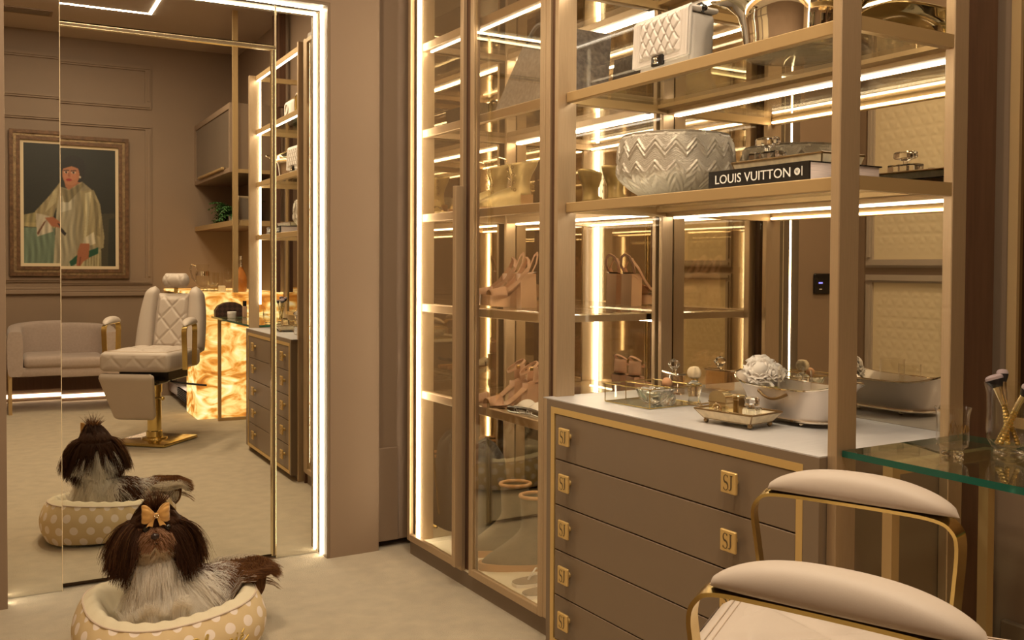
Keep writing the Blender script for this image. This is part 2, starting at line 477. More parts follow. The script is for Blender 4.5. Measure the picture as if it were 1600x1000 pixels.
# left wall: framed quilted pads (seen in the niche mirror)
def pad(y0, y1, z0, z1, n):
    frame_trim('trim_%d' % n, 'x+', y0 - .045, y1 + .045, z0 - .045, z1 + .045, XL, w_=.045, t=.03, m_='wall_pale')
    def fn(u, v):
        y = y0 + (y1 - y0) * u; z = z0 + (z1 - z0) * v
        s_ = 0.058
        a = abs(math.sin(PI * z / s_)); c = abs(math.sin(PI * (z * .5 + y * .866) / s_)); d = abs(math.sin(PI * (z * .5 - y * .866) / s_))
        e = min(1, 14 * min(u, 1 - u), 14 * min(v, 1 - v))
        return (XL + .004 + e * .0045 * (min(a, c, d) ** .5), y, z)
    p = MB().grid(fn, int((y1 - y0) / .0085), int((z1 - z0) / .0085)).build('quilted_pad', 'quilt', ang=80)
    return p
PADS = [(3.18, 3.66, 1.255, 2.40), (3.18, 3.66, 0.16, 1.125), (2.45, 3.02, 1.255, 2.40), (2.45, 3.02, 0.16, 1.125)]
for k, (y0, y1, z0, z1) in enumerate(PADS):
    p = pad(y0, y1, z0, z1, 10 + k)
    tag(p, ['upper beige triangle-quilted wall pad beside the mirror alcove corner', 'lower beige triangle-quilted wall pad beside the mirror alcove corner',
            'upper beige triangle-quilted wall pad farther from the mirror corner', 'lower beige triangle-quilted wall pad farther from the mirror corner'][k], 'wall panel', 'quilted wall pads')
# control panel on the mirror wall
t = thing('control_panel', 'small black wall control panel with a glowing blue display', 'control panel', (0.03, YF_, 1.117))
box('face', -0.035, 0.095, YF_ - .016, YF_, 1.06, 1.175, 'black', t, bev=.006)
box('display', 0.035, 0.065, YF_ - .0175, YF_ - .0155, 1.118, 1.126, 'blue_led', t)
box('button', 0.04, 0.06, YF_ - .0175, YF_ - .0155, 1.085, 1.09, 'ink_white', t)

# ------------------------------------------------------------------ mirror alcove
DEL = 0.0224
def wallrot(px, py, tilt=0.0):
    return Matrix.Translation((px, py, 0)) @ Matrix.Rotation(-DEL, 4, 'Z') @ Matrix.Rotation(tilt, 4, 'X') @ Matrix.Translation((-px, -py, 0))
t = thing('mirror_light_frame', 'glowing light strip surround lining the mirror alcove', 'light frame', (0.79, 3.83, 0))
b = MB()
b.box(OX1 - .012, OX1, YF_ + .002, 3.93, 0, OZ); b.box(OX0 - .012, OX0, YF_ + .002, 3.93, 0, OZ); b.box(OX0, OX1 - .012, YF_ + .002, 3.93, OZ - .012, OZ)
b.build('lining', 'taupe', t, smooth=False)
LY0, LY1 = 3.826, 3.837
box('light_strip', OX1 - .019, OX1 - .012, LY0, LY1, 0.004, OZ - .012, 'led_frame', t)
box('light_strip', OX0, OX0 + .0015, LY0, LY1, 0.004, OZ - .012, 'led_frame', t)
box('light_strip', OX0 + .002, OX1 - .019, LY0, LY1, OZ - .019, OZ - .012, 'led_frame', t)
for x in (OX1 - .0115, OX0 + .0115):
    pass
DP = wallrot(1.196, 3.878)
def mirror_slab(name, label, x0, x1, z0, z1, M4, fr=0.0):
    t = thing(name, label, 'mirror', ((x0 + x1) / 2, 3.885, z0))
    e = .006 if fr else .0
    e = .006 if fr else .002
    MB().box(x0 + e, x1 - e, 3.878, 3.892, z0 + e, z1 - e).build('mirror_glass', 'mirror', t, M4=M4, smooth=False)
    if fr:
        b = MB()
        for (a0, a1, c0, c1) in ((x0, x1, z1 - .017, z1), (x1 - .018, x1, z0, z1)):
            b.box(a0, a1, 3.866, 3.892, c0, c1, .002)
        b.build('door_frame', 'gold_pale', t, M4=M4, smooth=False)
        b = MB(); b.box(x0 + .004, x1, 3.8645, 3.867, z1 - .013, z1 - .004); b.box(x1 - .013, x1 - .005, 3.8645, 3.867, z0, z1 - .016)
        b.build('frame_groove', 'ink_dark', t, M4=M4, smooth=False)
    else:
        for xa in (x0, x1 - .002):
            MB().box(xa, xa + .002, 3.8765, 3.892, z0, z1).build('polished_edge', 'mat_board', t, M4=M4, smooth=False)
    return t
mirror_slab('mirror_door', 'tall mirrored door in a slim gold frame, dog bed before it', .390, 1.190, 0.016, 2.09, DP, 1)
mirror_slab('wall_mirror', 'wide mirror panel above the framed mirror door', .390, 1.190, 2.094, OZ - .013, DP)
mirror_slab('wall_mirror', 'narrow full-height mirror strip between framed door and light strip', 1.193, 1.371, 0.0, OZ - .013, wallrot(1.29, 3.876))
mirror_slab('wall_mirror', 'narrow full-height mirror panel reflecting half the portrait and sofa',   .212, .394, 0.0, OZ - .013, wallrot(.37, 3.872, 0.0022))

# ------------------------------------------------------------------ glass wardrobe
WX, WY0, WY1 = 1.68, 2.60, 3.67
ZT = 2.44
t = thing('shoe_wardrobe', 'tall glass-fronted shoe wardrobe framed in champagne metal', 'wardrobe', (1.9, 3.13, 0))
b = MB(); b.box(1.70, 2.16, WY0, WY1, 0, .058); b.box(1.71, 2.16, 3.622, WY1, .058, ZT); b.box(1.70, 2.16, WY0, WY1, ZT, ZT + .03)
b.build('carcass', 'taupe', t, smooth=False)
box('base_panel', 1.70, 2.15, WY0 + .01, 3.61, .058, .068, 'cream_cabinet_floor', t)
box('back_mirror', 2.15, 2.158, 2.552, 3.62, .068, ZT, 'mirror_bronze', t)
box('side_mirror', 1.775, 2.15, 3.611, 3.62, .068, ZT, 'mirror_bronze', t)
for (x0, x1, y0, y1) in ((1.70, 1.775, 3.604, 3.624), (1.68, 1.75, 2.585, 2.612), (2.10, 2.148, 3.57, 3.588), (2.10, 2.148, 2.57, 2.588)):
    box('post', x0, x1, y0, y1, .068, ZT, 'gold', t, bev=.002)
box('light_strip', 1.696, 1.708, 3.590, 3.604, .07, ZT - .01, 'led_ward', t)
box('post_lip', 1.68, 1.692, 2.612, 2.6215, .068, ZT, 'gold', t)
box('light_strip', 1.694, 1.705, 2.612, 2.622, .12, ZT - .01, 'led_ward', t)
box('groove', 1.69, 1.72, 2.565, 2.585, .0, ZT, 'brown', t)
SH_Z = [0.690, 1.049, 1.416, 1.760, 2.112]
for k, z in enumerate(SH_Z):
    y0, y1 = 2.615, 3.602
    b = MB(); b.box(1.718, 1.742, y0, y1, z - .032, z, .002)
    b.box(1.742, 2.12, y1 - .02, y1, z - .028, z - .006); b.box(1.742, 2.12, y0, y0 + .02, z - .028, z - .006); b.box(2.10, 2.145, y0, y1 - .04, z - .028, z - .006)
    s_ = b.build('shelf', 'gold', t, smooth=False)
    box('glass_sheet', 1.742, 2.145, y0, y1, z - .006, z, 'shelf_glass', s_)
    box('light_strip', 2.137, 2.1475, y0 + .02, y1 - .05, z - .034, z - .0285, 'led_ward', s_)
    if k < 4: box('light_strip', 1.7425, 1.749, y0 + .02, y1 - .02, z - .028, z - .021, 'led_ward', s_)
    if k == 4: box('light_strip', 1.745, 1.751, y0 + .02, y1 - .02, z - .036, z - .028, 'led_ward', s_)
def wdoor(y0, y1, hinge, lab):
    d = thing('door', None, None, (WX, (y0 + y1) / 2, .06)); attach(d, t)
    return d
def ward_door(y0, y1, handle):
    b = MB(); z0, z1, w_ = .064, ZT - .004, .024
    b.box(WX, WX + .018, y0, y0 + w_, z0, z1, .002); b.box(WX, WX + .018, y1 - w_, y1, z0, z1, .002)
    b.box(WX, WX + .018, y0 + w_, y1 - w_, z0, z0 + .028, .002); b.box(WX, WX + .018, y0 + w_, y1 - w_, z1 - w_, z1, .002)
    d = b.build('door', 'gold', t, smooth=False)
    box('pane', WX + .008, WX + .012, y0 + w_, y1 - w_, z0 + .028, z1 - w_, 'door_glass', d)
    if handle:
        box('handle', WX - .035, WX, y0 - .012, y0 + .012, .085, 1.50, 'gold', d, bev=.002)
ward_door(3.176, 3.660, True)
ward_door(2.622, 3.120, False)
box('door_gap', WX + .019, WX + .03, 3.10, 3.20, .07, ZT, 'brown', t)

# ------------------------------------------------------------------ chest of drawers
CX, CY0, CY1, CZ = 1.63, 1.437, 2.515, 0.796
t = thing('chest_of_drawers', 'taupe five-drawer chest with gold inlay under the display shelves', 'chest', (1.88, 1.97, 0))
b = MB(); b.box(CX + .012, 2.148, CY0, CY1, .035, CZ - .003); b.box(CX + .05, 2.148, CY0 + .02, CY1 - .02, 0, .035)
b.box(CX, CX + .012, CY0, CY0 + .045, .035, CZ - .003); b.box(CX, CX + .012, CY1 - .024, CY1, .035, CZ - .003)
b.box(CX, CX + .012, CY0 + .045, CY1 - .024, .772, CZ - .003)
b.build('body', 'taupe', t, smooth=False)
box('top', CX, 2.148, CY0, 2.536, CZ - .003, CZ, 'taupe_lit_top', t)
g0, g1, gz0, gz1, gw = CY0 + .045, CY1 - .024, .038, .772, .019
b = MB()
b.box(CX - .001, CX + .012, g0, g1, gz1 - gw, gz1); b.box(CX - .001, CX + .012, g0, g1, gz0, gz0 + gw)
b.box(CX - .001, CX + .012, g0, g0 + gw, gz0 + gw, gz1 - gw); b.box(CX - .001, CX + .012, g1 - gw, g1, gz0 + gw, gz1 - gw)
b.build('inlay_frame', 'gold_trim', t, smooth=False)

def monogram():
    """S over J in thick-and-thin strokes, unit size, in the x-y plane"""
    b = MB()
    def stroke(pts, ws):
        P = [Vector((*p, 0)) for p in pts]
        Lr = []
        for i, p in enumerate(P):
            tt = (P[min(i + 1, len(P) - 1)] - P[max(i - 1, 0)]).normalized(); nn = Vector((-tt.y, tt.x, 0))
            Lr.append((b.bm.verts.new(p + nn * ws[i] / 2), b.bm.verts.new(p - nn * ws[i] / 2)))
        for i in range(len(Lr) - 1):
            b.bm.faces.new((Lr[i][0], Lr[i][1], Lr[i + 1][1], Lr[i + 1][0]))
    sp = []; sw = []
    for i in range(15):
        a = math.radians(35 + 235 * i / 14); sp.append((-.15 + .145 * math.cos(a), .195 + .185 * math.sin(a)))
    for i in range(1, 15):
        a = math.radians(90 - 235 * i / 14); sp.append((-.15 + .155 * math.cos(a), -.19 + .20 * math.sin(a)))
    sw = [.03 + .075 * math.exp(-((i - 14) / 6.0) ** 2) for i in range(len(sp))]
    stroke(sp, sw)
    jx = .23
    stroke([(jx, .38), (jx, 0), (jx, -.2), (jx - .02, -.3), (jx - .08, -.36), (jx - .15, -.33)], [.09, .09, .09, .07, .05, .06])
    stroke([(jx - .11, .375), (jx + .11, .375)], [.03, .03])
    stroke([(-.02, .38), (-.02, .26)], [.03, .04])
    stroke([(-.30, -.38), (-.30, -.25)], [.03, .04])
    me = bpy.data.meshes.new('monogram'); b.bm.to_mesh(me); b.bm.free(); return me
MONO = monogram()
FACE_NX = Matrix(((0, 0, -1, 0), (-1, 0, 0, 0), (0, 1, 0, 0), (0, 0, 0, 1)))   # text plane -> faces -x
d0, d1 = gz0 + gw, gz1 - gw
n = 5; hh = (d1 - d0) / n
for k in range(n):
    z0 = d0 + k * hh + .0018; z1 = d0 + (k + 1) * hh - .0018
    dr = box('drawer', CX + .001, CX + .0115, g0 + gw + .002, g1 - gw - .004, z0, z1, 'taupe', t, bev=.0012)
    for y in (2.390, 1.690):
        zc = z1 - .058
        b = MB(); b.cyl((CX + .001, y, zc), (CX - .016, y, zc), .009, n=10)
        b.box(CX - .024, CX - .016, y - .026, y + .026, zc - .026, zc + .026, .002)
        b.mi = 1; b.mesh(MONO, Matrix.Translation((CX - .0246, y, zc)) @ FACE_NX @ Matrix.Scale(.047, 4))
        b.build('knob', ['gold_trim', 'ink_dark'], dr)

# ------------------------------------------------------------------ display shelving over the chest
t = thing('display_shelving', 'open champagne-metal display shelving with lit glass shelves and mirror back', 'shelving', (1.9, 1.97, 0))
PZ = ZT
for (x0, x1, y0, y1, z0) in ((1.665, 1.735, 2.516, 2.536, 0.0), (1.652, 1.716, 1.411, 1.436, 0.0), (2.10, 2.148, 2.535, 2.552, CZ), (2.036, 2.09, 1.411, 1.436, 0.0)):
    box('post', x0, x1, y0, y1, z0, PZ, 'gold', t, bev=.002)
box('side_panel', 2.09, 2.20, 1.411, 1.436, 0, PZ, 'brown', t)
box('back_mirror', 2.15, 2.158, 1.437, 2.552, CZ, PZ, 'mirror_bronze', t)
box('partition_glass', 1.736, 2.10, 2.540, 2.546, CZ, PZ, 'clear_glass', t)
box('light_strip', 1.718, 1.726, 1.438, 1.446, 0.95, PZ - .03, 'led', t)
for k, z in enumerate((1.403, 1.746, 2.088, 2.44)):
    y0, y1 = 1.437, 2.515
    b = MB(); b.box(1.695, 1.718, y0, y1, z - .031, z, .002)
    b.box(1.718, 2.036, 1.413, 1.433, z - .031, z); b.box(1.718, 2.10, y1, y1 + .018, z - .031, z - .006); b.box(2.105, 2.146, y0, y1 + .02, z - .03, z - .006)
    b.box(2.06, 2.105, y0, y1 + .02, z - .018, z - .006)
    s_ = b.build('shelf', 'gold_matte', t, smooth=False)
    if k < 3: box('glass_sheet', 1.718, 2.146, y0, y1, z - .006, z, 'shelf_glass', s_)
    box('light_strip', 2.1405, 2.1475, y0, y1 + .01, z - .0355, z - .0305, 'led', s_)
    if k < 2: box('light_strip', 1.7185, 1.726, y0 + .01, y1 - .01, z - .027, z - .020, 'led', s_)
    if k >= 2: box('light_strip', 1.699, 1.709, y0 + .01, y1 - .01, z - .037, z - .031, 'led', s_)

# ------------------------------------------------------------------ brow chair
def smooth_step(x): x = max(0, min(1, x)); return x * x * (3 - 2 * x)
def diamond(a, b):
    g = min(abs(math.sin(PI * (a + b))), abs(math.sin(PI * (a - b))))
    return min(1, g * 2.6) ** .6
def cushion(mb, x0, x1, y0, y1, z0, z1, r, M4=None, seg=4):
    return mb.box(x0, x1, y0, y1, z0, z1, min(r, .49 * min(x1 - x0, y1 - y0, z1 - z0)), seg, M4)
t = thing('brow_chair', 'blush leather reclining beauty chair with gold arms and square gold base', 'chair', (1.14, 0.87, 0))
TH = math.radians(33)
t.rotation_euler = (0, 0, TH)
# base plate (diagonals along the room) and column
b = MB(); b.box(-.205, .205, -.205, .205, 0.004, .024, .006, 2, Matrix.Rotation(math.radians(45 - 37), 4, 'Z'))
b.build('base_plate', 'gold_shine', None).parent = t
LB(MB().lathe([(.085, .024), (.082, .034), (.055, .040), (.052, .075), (.046, .08), (.044, .34), (.05, .34), (.05, .40)], (0, 0, 0), 24), 'column', 'gold_shine', t)
b = MB(); b.box(-.17, .17, -.16, .16, .43, .505, .008); b.box(-.07, .07, -.10, .12, .40, .43, .005)
b.tube([(.05, .02, .43), (.2, .10, .42), (.34, .05, .40), (.38, .03, .395)], .007, 8); b.tube([(.0, .05, .43), (.10, .22, .44), (.14, .24, .435)], .008, 8)
LB(b, 'lift_mechanism', 'black', t)
b = MB(); cushion(b, -.24, .24, -.22, .30, .505, .635, .035)
LB(b, 'seat', 'leather', t)
def seat_fn(u, v):
    x = -.195 + .39 * u; y = -.15 + .40 * v
    e = min(1, 9 * min(u, 1 - u), 9 * min(v, 1 - v))
    return (x, y, .632 + .010 * e * diamond(x / .17, y / .20) + .008 * e)
LB(MB().grid(seat_fn, 60, 60), 'quilted_seat_panel', 'leather', t, ang=80)
b = MB()
for d in (0, .011):
    q = .203 + d
    b.tube([(-q, -.16, .6358), (-q, .258 + d, .6358), (q, .258 + d, .6358), (q, -.16, .6358)], .0012, 5)
LB(b, 'seat_stitching', 'piping', t)
# seat front quilting
def sf(u, v):
    x = -.215 + .43 * u; z = .525 + .09 * v
    e = min(1, 9 * min(u, 1 - u), 5 * min(v, 1 - v))
    return (x, .300 + .006 * e * diamond(x / .15, z / .15), z)
LB(MB().grid(sf, 56, 14), 'quilted_seat_front', 'leather', t, ang=80)
BK = Matrix.Translation((0, -.205, .60)) @ Matrix.Rotation(math.radians(13), 4, 'X')
def wing(s_):
    b = MB()
    def fn(u, v):
        a = 2 * PI * u; z = .475 * v
        wdt = .060 * (1 - .30 * v ** 2) * min(1, (max(.0, 1 - v) * 9 + .0) ** .5, (v * 14 + .35) ** .5)
        dep = .060 * min(1, (max(0, 1 - v) * 9) ** .5, (v * 14 + .35) ** .5)
        cx = s_ * (.185 - .035 * v ** 3)
        return tuple(BK @ Vector((cx + wdt * math.copysign(abs(math.cos(a)) ** .7, math.cos(a)), -.035 + dep * math.copysign(abs(math.sin(a)) ** .7, math.sin(a)), z)))
    b.grid(fn, 24, 24, cu=True)
    return LB(b, 'back_bolster', 'leather', t, ang=70)
wing(-1); wing(1)
def backfn(u, v):
    x = (-.125 + .25 * u) * (1 - .12 * v); z = .01 + .405 * v
    e = min(1, 9 * min(u, 1 - u), 9 * min(v, 1 - v))
    return tuple(BK @ Vector((x, -.032 + .022 * e ** .5 + .009 * e * diamond(x / .14, z / .16), z)))
b = MB().grid(backfn, 48, 70); cushion(b, -.135, .135, -.075, -.028, .0, .425, .02, BK)
LB(b, 'backrest', 'leather', t, ang=70)
b = MB()
def headfn(u, v):
    a = 2 * PI * v; x = -.098 + .196 * u
    k = min(1, (min(u, 1 - u) * 7) ** .5 if u not in (0, 1) else 0.0)
    q = .008 * diamond(x / .10, a / PI * .9) if math.sin(a) > -.2 else 0
    return tuple(BK @ Vector((x, -.03 + (.043 * k + q * k) * math.sin(a), .515 + (.052 * k) * math.cos(a))))
b.grid(headfn, 36, 40, cv=True)
LB(b, 'headrest', 'leather', t, ang=80)
LB(MB().box(-.014, .014, -.05, -.04, .38, .50, .002, 1, BK), 'headrest_bar', 'gold_shine', t)
def arm(dx, dy):
    cx, cy = dx * math.cos(TH) + dy * math.sin(TH), -dx * math.sin(TH) + dy * math.cos(TH)
    A = Matrix.Translation((cx, cy, 0)) @ Matrix.Rotation(math.radians(21) - TH, 4, 'Z')
    pts = [(0, .150, .520), (0, .160, .60), (0, .178, .72), (0, .183, .765), (0, .172, .790), (0, .148, .8025), (0, .08, .8055), (0, -.06, .8055), (0, -.128, .802), (0, -.155, .789), (0, -.165, .760), (0, -.160, .68), (0, -.152, .58), (0, -.150, .520)]
    sm_ = []
    for i in range(len(pts) - 1):
        q0, q1, q2, q3 = pts[max(i - 1, 0)], pts[i], pts[i + 1], pts[min(i + 2, len(pts) - 1)]
        for k in range(4):
            u = k / 4; sm_.append(tuple(.5 * (2 * q1[c] + (q2[c] - q0[c]) * u + (2 * q0[c] - 5 * q1[c] + 4 * q2[c] - q3[c]) * u * u + (3 * q1[c] - q0[c] - 3 * q2[c] + q3[c]) * u ** 3) for c in range(3)))
    sm_.append(pts[-1])
    b = MB().tube([tuple(A @ Vector(p)) for p in sm_], 1.0, closed=False, flat=(.034, .006, (1, 0, 0)))
    fr = LB(b, 'arm_frame', 'gold_shine', t, ang=50)
    def pad(u, v):
        y = -.163 + .322 * u; a = 2 * PI * v
        k = max(0.0, 1 - abs(2 * u - 1) ** 3.2) ** .5
        arch = .015 * (1 - (2 * u - 1) ** 2)
        zc = .8055 + .016 * k
        sz = math.sin(a); h = (.020 + arch) * k * sz if sz > 0 else .014 * k * sz
        return tuple(A @ Vector((.035 * k * math.copysign(abs(math.cos(a)) ** .8, math.cos(a)), y, zc + h)))
    LB(MB().grid(pad, 40, 28, cv=True), 'arm_pad', 'leather', t, ang=80)
arm(-.256, -.118); arm(.195, .226)
# leg rest
LG = Matrix.Translation((-.01, .39, .505)) @ Matrix.Rotation(math.radians(-24), 4, 'X')
b = MB()
def legfn(u, v):
    a = 2 * PI * u; z = -.345 * v
    hw = .185 - .05 * v; k = min(1, (min(v, 1 - v) * 12 + .02) ** .5)
    return tuple(LG @ Vector((hw * (.86 + .14 * k) * math.copysign(abs(math.cos(a)) ** .25, math.cos(a)), .024 * k * math.copysign(abs(math.sin(a)) ** .4, math.sin(a)), z)))
b.grid(legfn, 40, 24, cu=True)
LB(b, 'leg_rest', 'leather', t, ang=60)
b = MB(); cushion(b, -.115, .10, .24, .33, .435, .478, .018); LB(b, 'calf_pad', 'leather', t)
b = MB(); b.tube([(0, .22, .45), (0, .325, .42)], .012); b.tube([(.10, .28, .34), (.19, .30, .34)], .007); b.ball((.195, .30, .34), .014); b.tube([(.08, .22, .44), (.10, .30, .30)], .010)
LB(b, 'leg_rest_link', 'gold_shine', t)

# ------------------------------------------------------------------ glass desk
DZ = .811
t = thing('glass_desk', 'green-edged glass desk on a slim copper-gold frame', 'desk', (1.88, 0.75, 0))
DX0, DX1, DY0, DY1 = 1.668, 2.085, 0.10, 1.409
b = MB(); b.box(DX0, DX1, DY0, DY1, DZ - .014, DZ)
o = b.build('glass_top', ['table_glass', 'green_edge'], t, smooth=False)
for p in o.data.polygons:
    if abs(p.normal.z) < .5: p.material_index = 1
def bars(mb, lst, s_=.024):
    for (p, q) in lst:
        mb.box(min(p[0], q[0]) - s_ / 2, max(p[0], q[0]) + s_ / 2, min(p[1], q[1]) - s_ / 2, max(p[1], q[1]) + s_ / 2, min(p[2], q[2]) - s_ / 2, max(p[2], q[2]) + s_ / 2)
    return mb
zt = DZ - .027
for x in (1.715, 2.045):
    for y in (.17, 1.32):
        bars(MB(), [((x, y, .012), (x, y, zt))]).build('leg', 'gold_matte', t, smooth=False)
b = bars(MB(), [((1.739, y, zt), (2.021, y, zt)) for y in (.17, 1.32)] + [((2.045, .194, zt), (2.045, 1.296, zt))])
b.build('top_frame', 'gold_matte', t, smooth=False)
b = bars(MB(), [((1.739, y, .012), (2.021, y, .012)) for y in (.17,)])
b.build('foot_rail', 'gold_matte', t, smooth=False)

# wall mirror over the desk
t = thing('framed_mirror', 'tall smoked mirror with gold frame on the wall behind the glass desk', 'mirror', (2.24, .8, .82))
b = MB()
for a in ((1.368, 1.392, .82, 2.5), (.20, .224, .82, 2.5)): b.box(2.225, 2.249, a[0], a[1], a[2], a[3])
b.box(2.225, 2.249, .224, 1.368, 2.476, 2.5); b.box(2.225, 2.249, .224, 1.368, .82, .844)
b.build('frame', 'gold_matte', t, smooth=False)
box('mirror_glass', 2.236, 2.249, .224, 1.368, .844, 2.476, 'mirror_grey', t)

# ------------------------------------------------------------------ hurricane glasses and brushes on the desk
def cup(name, label, x, y, r, h, z=DZ):
    t = thing(name, label, 'glass', (x, y, z + .0005), 'footed hurricane glasses')
    pr = [(0, .0), (r * .62, .0), (r * .66, .004), (r * .62, .010), (r * .56, .013), (r * .72, .018), (r * .90, h * .22), (r * .95, h * .35), (r * .93, h * .6), (r * .95, h * .85), (r * 1.06, h), (r * 1.04, h), (r * .92, h * .85), (r * .90, h * .6), (r * .91, h * .35), (r * .84, h * .22), (r * .5, .020), (0, .020)]
    MB().lathe(pr, (x, y, z + .0005), 40, cap=False).build('vessel', 'clear_glass', t, ang=60)
    MB().lathe([(r * .60, .003), (r * .64, .006), (r * .60, .009)], (x, y, z + .0005), 40, cap=False).build('foot_ring', 'crystal', t, ang=80)
    return t
t = cup('hurricane_glass', 'small etched hurricane glass standing empty on the glass desk', 1.819, 1.252, .034, .102)
# etched script on the small glass
b = MB(); pts = []
for i in range(60):
    u = i / 59; ang = math.radians(205) + u * 1.35
    zz = DZ + .062 + .010 * math.sin(u * 38) * (1 - .3 * u); rr = .0335
    pts.append((1.819 + rr * math.cos(ang), 1.252 + rr * math.sin(ang), zz))
b.tube(pts, .0008, 5); pts2 = [(1.819 + .0335 * math.cos(math.radians(200 + 34 * k / 11)), 1.252 + .0335 * math.sin(math.radians(200 + 34 * k / 11)), DZ + .045 + .035 * math.sin(PI * k / 11)) for k in range(12)]
b.tube(pts2, .0008, 5)
b.build('etching', 'bronze', t)
cup('hurricane_glass', 'large hurricane glass holding gold makeup brushes on the desk', 1.929, 1.197, .047, .152)
def brush(label, x, y, x1, y1, z1, head, gl=1.0):
    p0 = Vector((x, y, DZ + .024)); p1 = Vector((x1, y1, z1)); d = (p1 - p0).normalized()
    t = thing('makeup_brush', label, 'brush', tuple(p0), 'gold makeup brushes in the glass')
    L_ = (p1 - p0).length
    b = MB(); n = 26
    pts = [tuple(p0 + d * (L_ * .72 * i / n)) for i in range(n + 1)]
    b.tube(pts, [.0042 + .0016 * (i % 2) for i in range(n + 1)], 8); b.build('handle', 'gold_shine', t, ang=20)
    MB().tube([tuple(p0 + d * L_ * .70), tuple(p0 + d * L_ * .76), tuple(p1)], [.0055, .0062, .0078 * head], 12).build('ferrule', 'gold_pale', t)
    q = d.orthogonal().normalized()
    MB().tube([tuple(p1), tuple(p1 + d * .010), tuple(p1 + d * .017)], [.0078 * head, .0125 * head, .0145 * head], 14, cap=True).build('bristles', 'brush_hair', t)
    MB().tube([tuple(p1 + d * .0165), tuple(p1 + d * .022), tuple(p1 + d * .026), tuple(p1 + d * .0275)], [.0145 * head, .0145 * head, .011 * head, .004 * head], 14).build('bristle_tip', 'brush_tip', t)
brush('gold makeup brush with a broad flat slanted head, leftmost in glass', 1.935, 1.180, 1.925, 1.222, .952, 1.25)
brush('gold makeup brush leaning away behind the broad slanted brush', 1.922, 1.195, 1.945, 1.222, .962, .8)
brush('gold makeup brush with a tall dark head at the glass right rim', 1.912, 1.205, 1.935, 1.160, .965, 1.0)
brush('gold makeup brush with a small round head leaning to the right', 1.915, 1.215, 1.915, 1.160, .942, .75)

# toiletries seen in the mirror, at the far end of the desk
t = thing('makeup_bag', 'domed dark brown checked makeup bag on the glass desk', 'bag', (1.80, .26, DZ))
def bagfn(u, v):
    a = PI * v
    return (1.68 + .205 * u, .26 + .04 * math.cos(a) * (1 if v else 1), DZ)
prof = [(1.665, DZ + .001), (1.875, DZ + .001), (1.878, DZ + .055), (1.855, DZ + .092), (1.815, DZ + .108), (1.77, DZ + .112), (1.725, DZ + .106), (1.685, DZ + .086), (1.662, DZ + .05)]
MB().prism([(x, .225, z) for x, z in prof], (0, .07, 0)).build('body', 'check', t)
b = MB().tube([(x, .26, z + .001) for x, z in prof[2:]], .003, 6); b.build('zip', 'gold_shine', t)
t = thing('cream_jar', 'squat white cream jar with lid on the glass desk', 'jar', (1.75, .45, DZ))
MB().lathe([(.0, .0005), (.030, .0005), (.032, .004), (.032, .026), (.030, .028)], (1.75, .45, DZ), 28).build('pot', 'white', t)
MB().lathe([(.0335, .028), (.0335, .046), (.031, .049), (0, .049)], (1.75, .45, DZ), 28).build('lid', 'white', t)
t = thing('foundation_bottle', 'beige foundation bottle with tall black cap on the desk', 'bottle', (1.865, .36, DZ))
box('body', 1.85, 1.88, .345, .375, DZ + .0005, DZ + .085, 'skin_tube', t, bev=.004)
MB().cyl((1.865, .36, DZ + .085), (1.865, .36, DZ + .125), .0145, n=18).build('cap', 'black', t)
t = thing('cosmetic_tube', 'slim pale cosmetic tube standing on its cap on the desk', 'tube', (1.92, .44, DZ))
MB().lathe([(.013, .0005), (.013, .03), (.014, .032), (.013, .08), (.009, .11), (.003, .118)], (1.92, .44, DZ), 20, sx=1.0, sy=.8).build('tube_body', 'white', t)

# ------------------------------------------------------------------ objects on the chest
Z = CZ + .0005
def glass_box_thing(x, y, ang):
    t = thing('glass_box', 'low brass-edged glass jewelry box on the taupe chest', 'box', (x, y, Z))
    A = Matrix.Translation((x, y, Z)) @ Matrix.Rotation(ang, 4, 'Z')
    a, c, h = .098, .098, .056
    for (p, q) in (((-a, -c), (a, -c)), ((a, -c), (a, c)), ((a, c), (-a, c)), ((-a, c), (-a, -c))):
        d = Vector((q[0] - p[0], q[1] - p[1], 0)); nn = Vector((d.y, -d.x, 0)).normalized() * .0015
        MB().prism([(p[0], p[1], .001), (q[0], q[1], .001), (q[0], q[1], h), (p[0], p[1], h)], nn).build('glass_side', 'clear_glass', t, M4=A, smooth=False)
    MB().box(-a, a, -c, c, .0005, .002)  .build('glass_base', 'table_glass', t, M4=A, smooth=False)
    b = MB(); r = .0016
    cs = [(-a, -c), (a, -c), (a, c), (-a, c)]
    for k in range(4):
        p, q = cs[k], cs[(k + 1) % 4]
        for z in (.002, h): b.cyl((*p, z), (*q, z), r, n=6)
        b.cyl((*p, .002), (*p, h), r, n=6)
    b.cyl((-a * .15, c, .002), (-a * .15, c, h), r, n=6); b.cyl((-a * .15, -c, h), (-a * .15, c, h), r, n=6)
    b.build('brass_edges', 'gold_shine', t, M4=A)
    return A
A = glass_box_thing(1.838, 2.262, math.radians(4))
t = thing('crystal_bowl', 'scalloped cut-crystal dish inside the brass-edged glass box', 'dish', (1.835, 2.245, Z + .0025))
def wob(a, r, z, k): return r * (1 + .10 * abs(math.cos(6 * a)) * (k > 1)), z + .004 * abs(math.cos(6 * a)) * (k > 3)
MB().lathe([(0, 0), (.022, 0), (.03, .004), (.042, .016), (.05, .032), (.053, .04), (.050, .04), (.044, .028), (.03, .012), (0, .008)], (1.83, 2.235, Z + .0025), 72, wob, cap=False).build('dish', 'crystal', t, ang=30)
t = thing('reed_bottle', 'small crystal bottle topped by a round peach wooden stopper', 'bottle', (1.845, 2.20, Z + .0025))
MB().lathe([(0, 0), (.024, 0), (.027, .01), (.024, .028), (.010, .036), (.010, .046), (0, .046)], (1.85, 2.205, Z + .0495 - .045), 10).build('flask', 'crystal', t, ang=10)
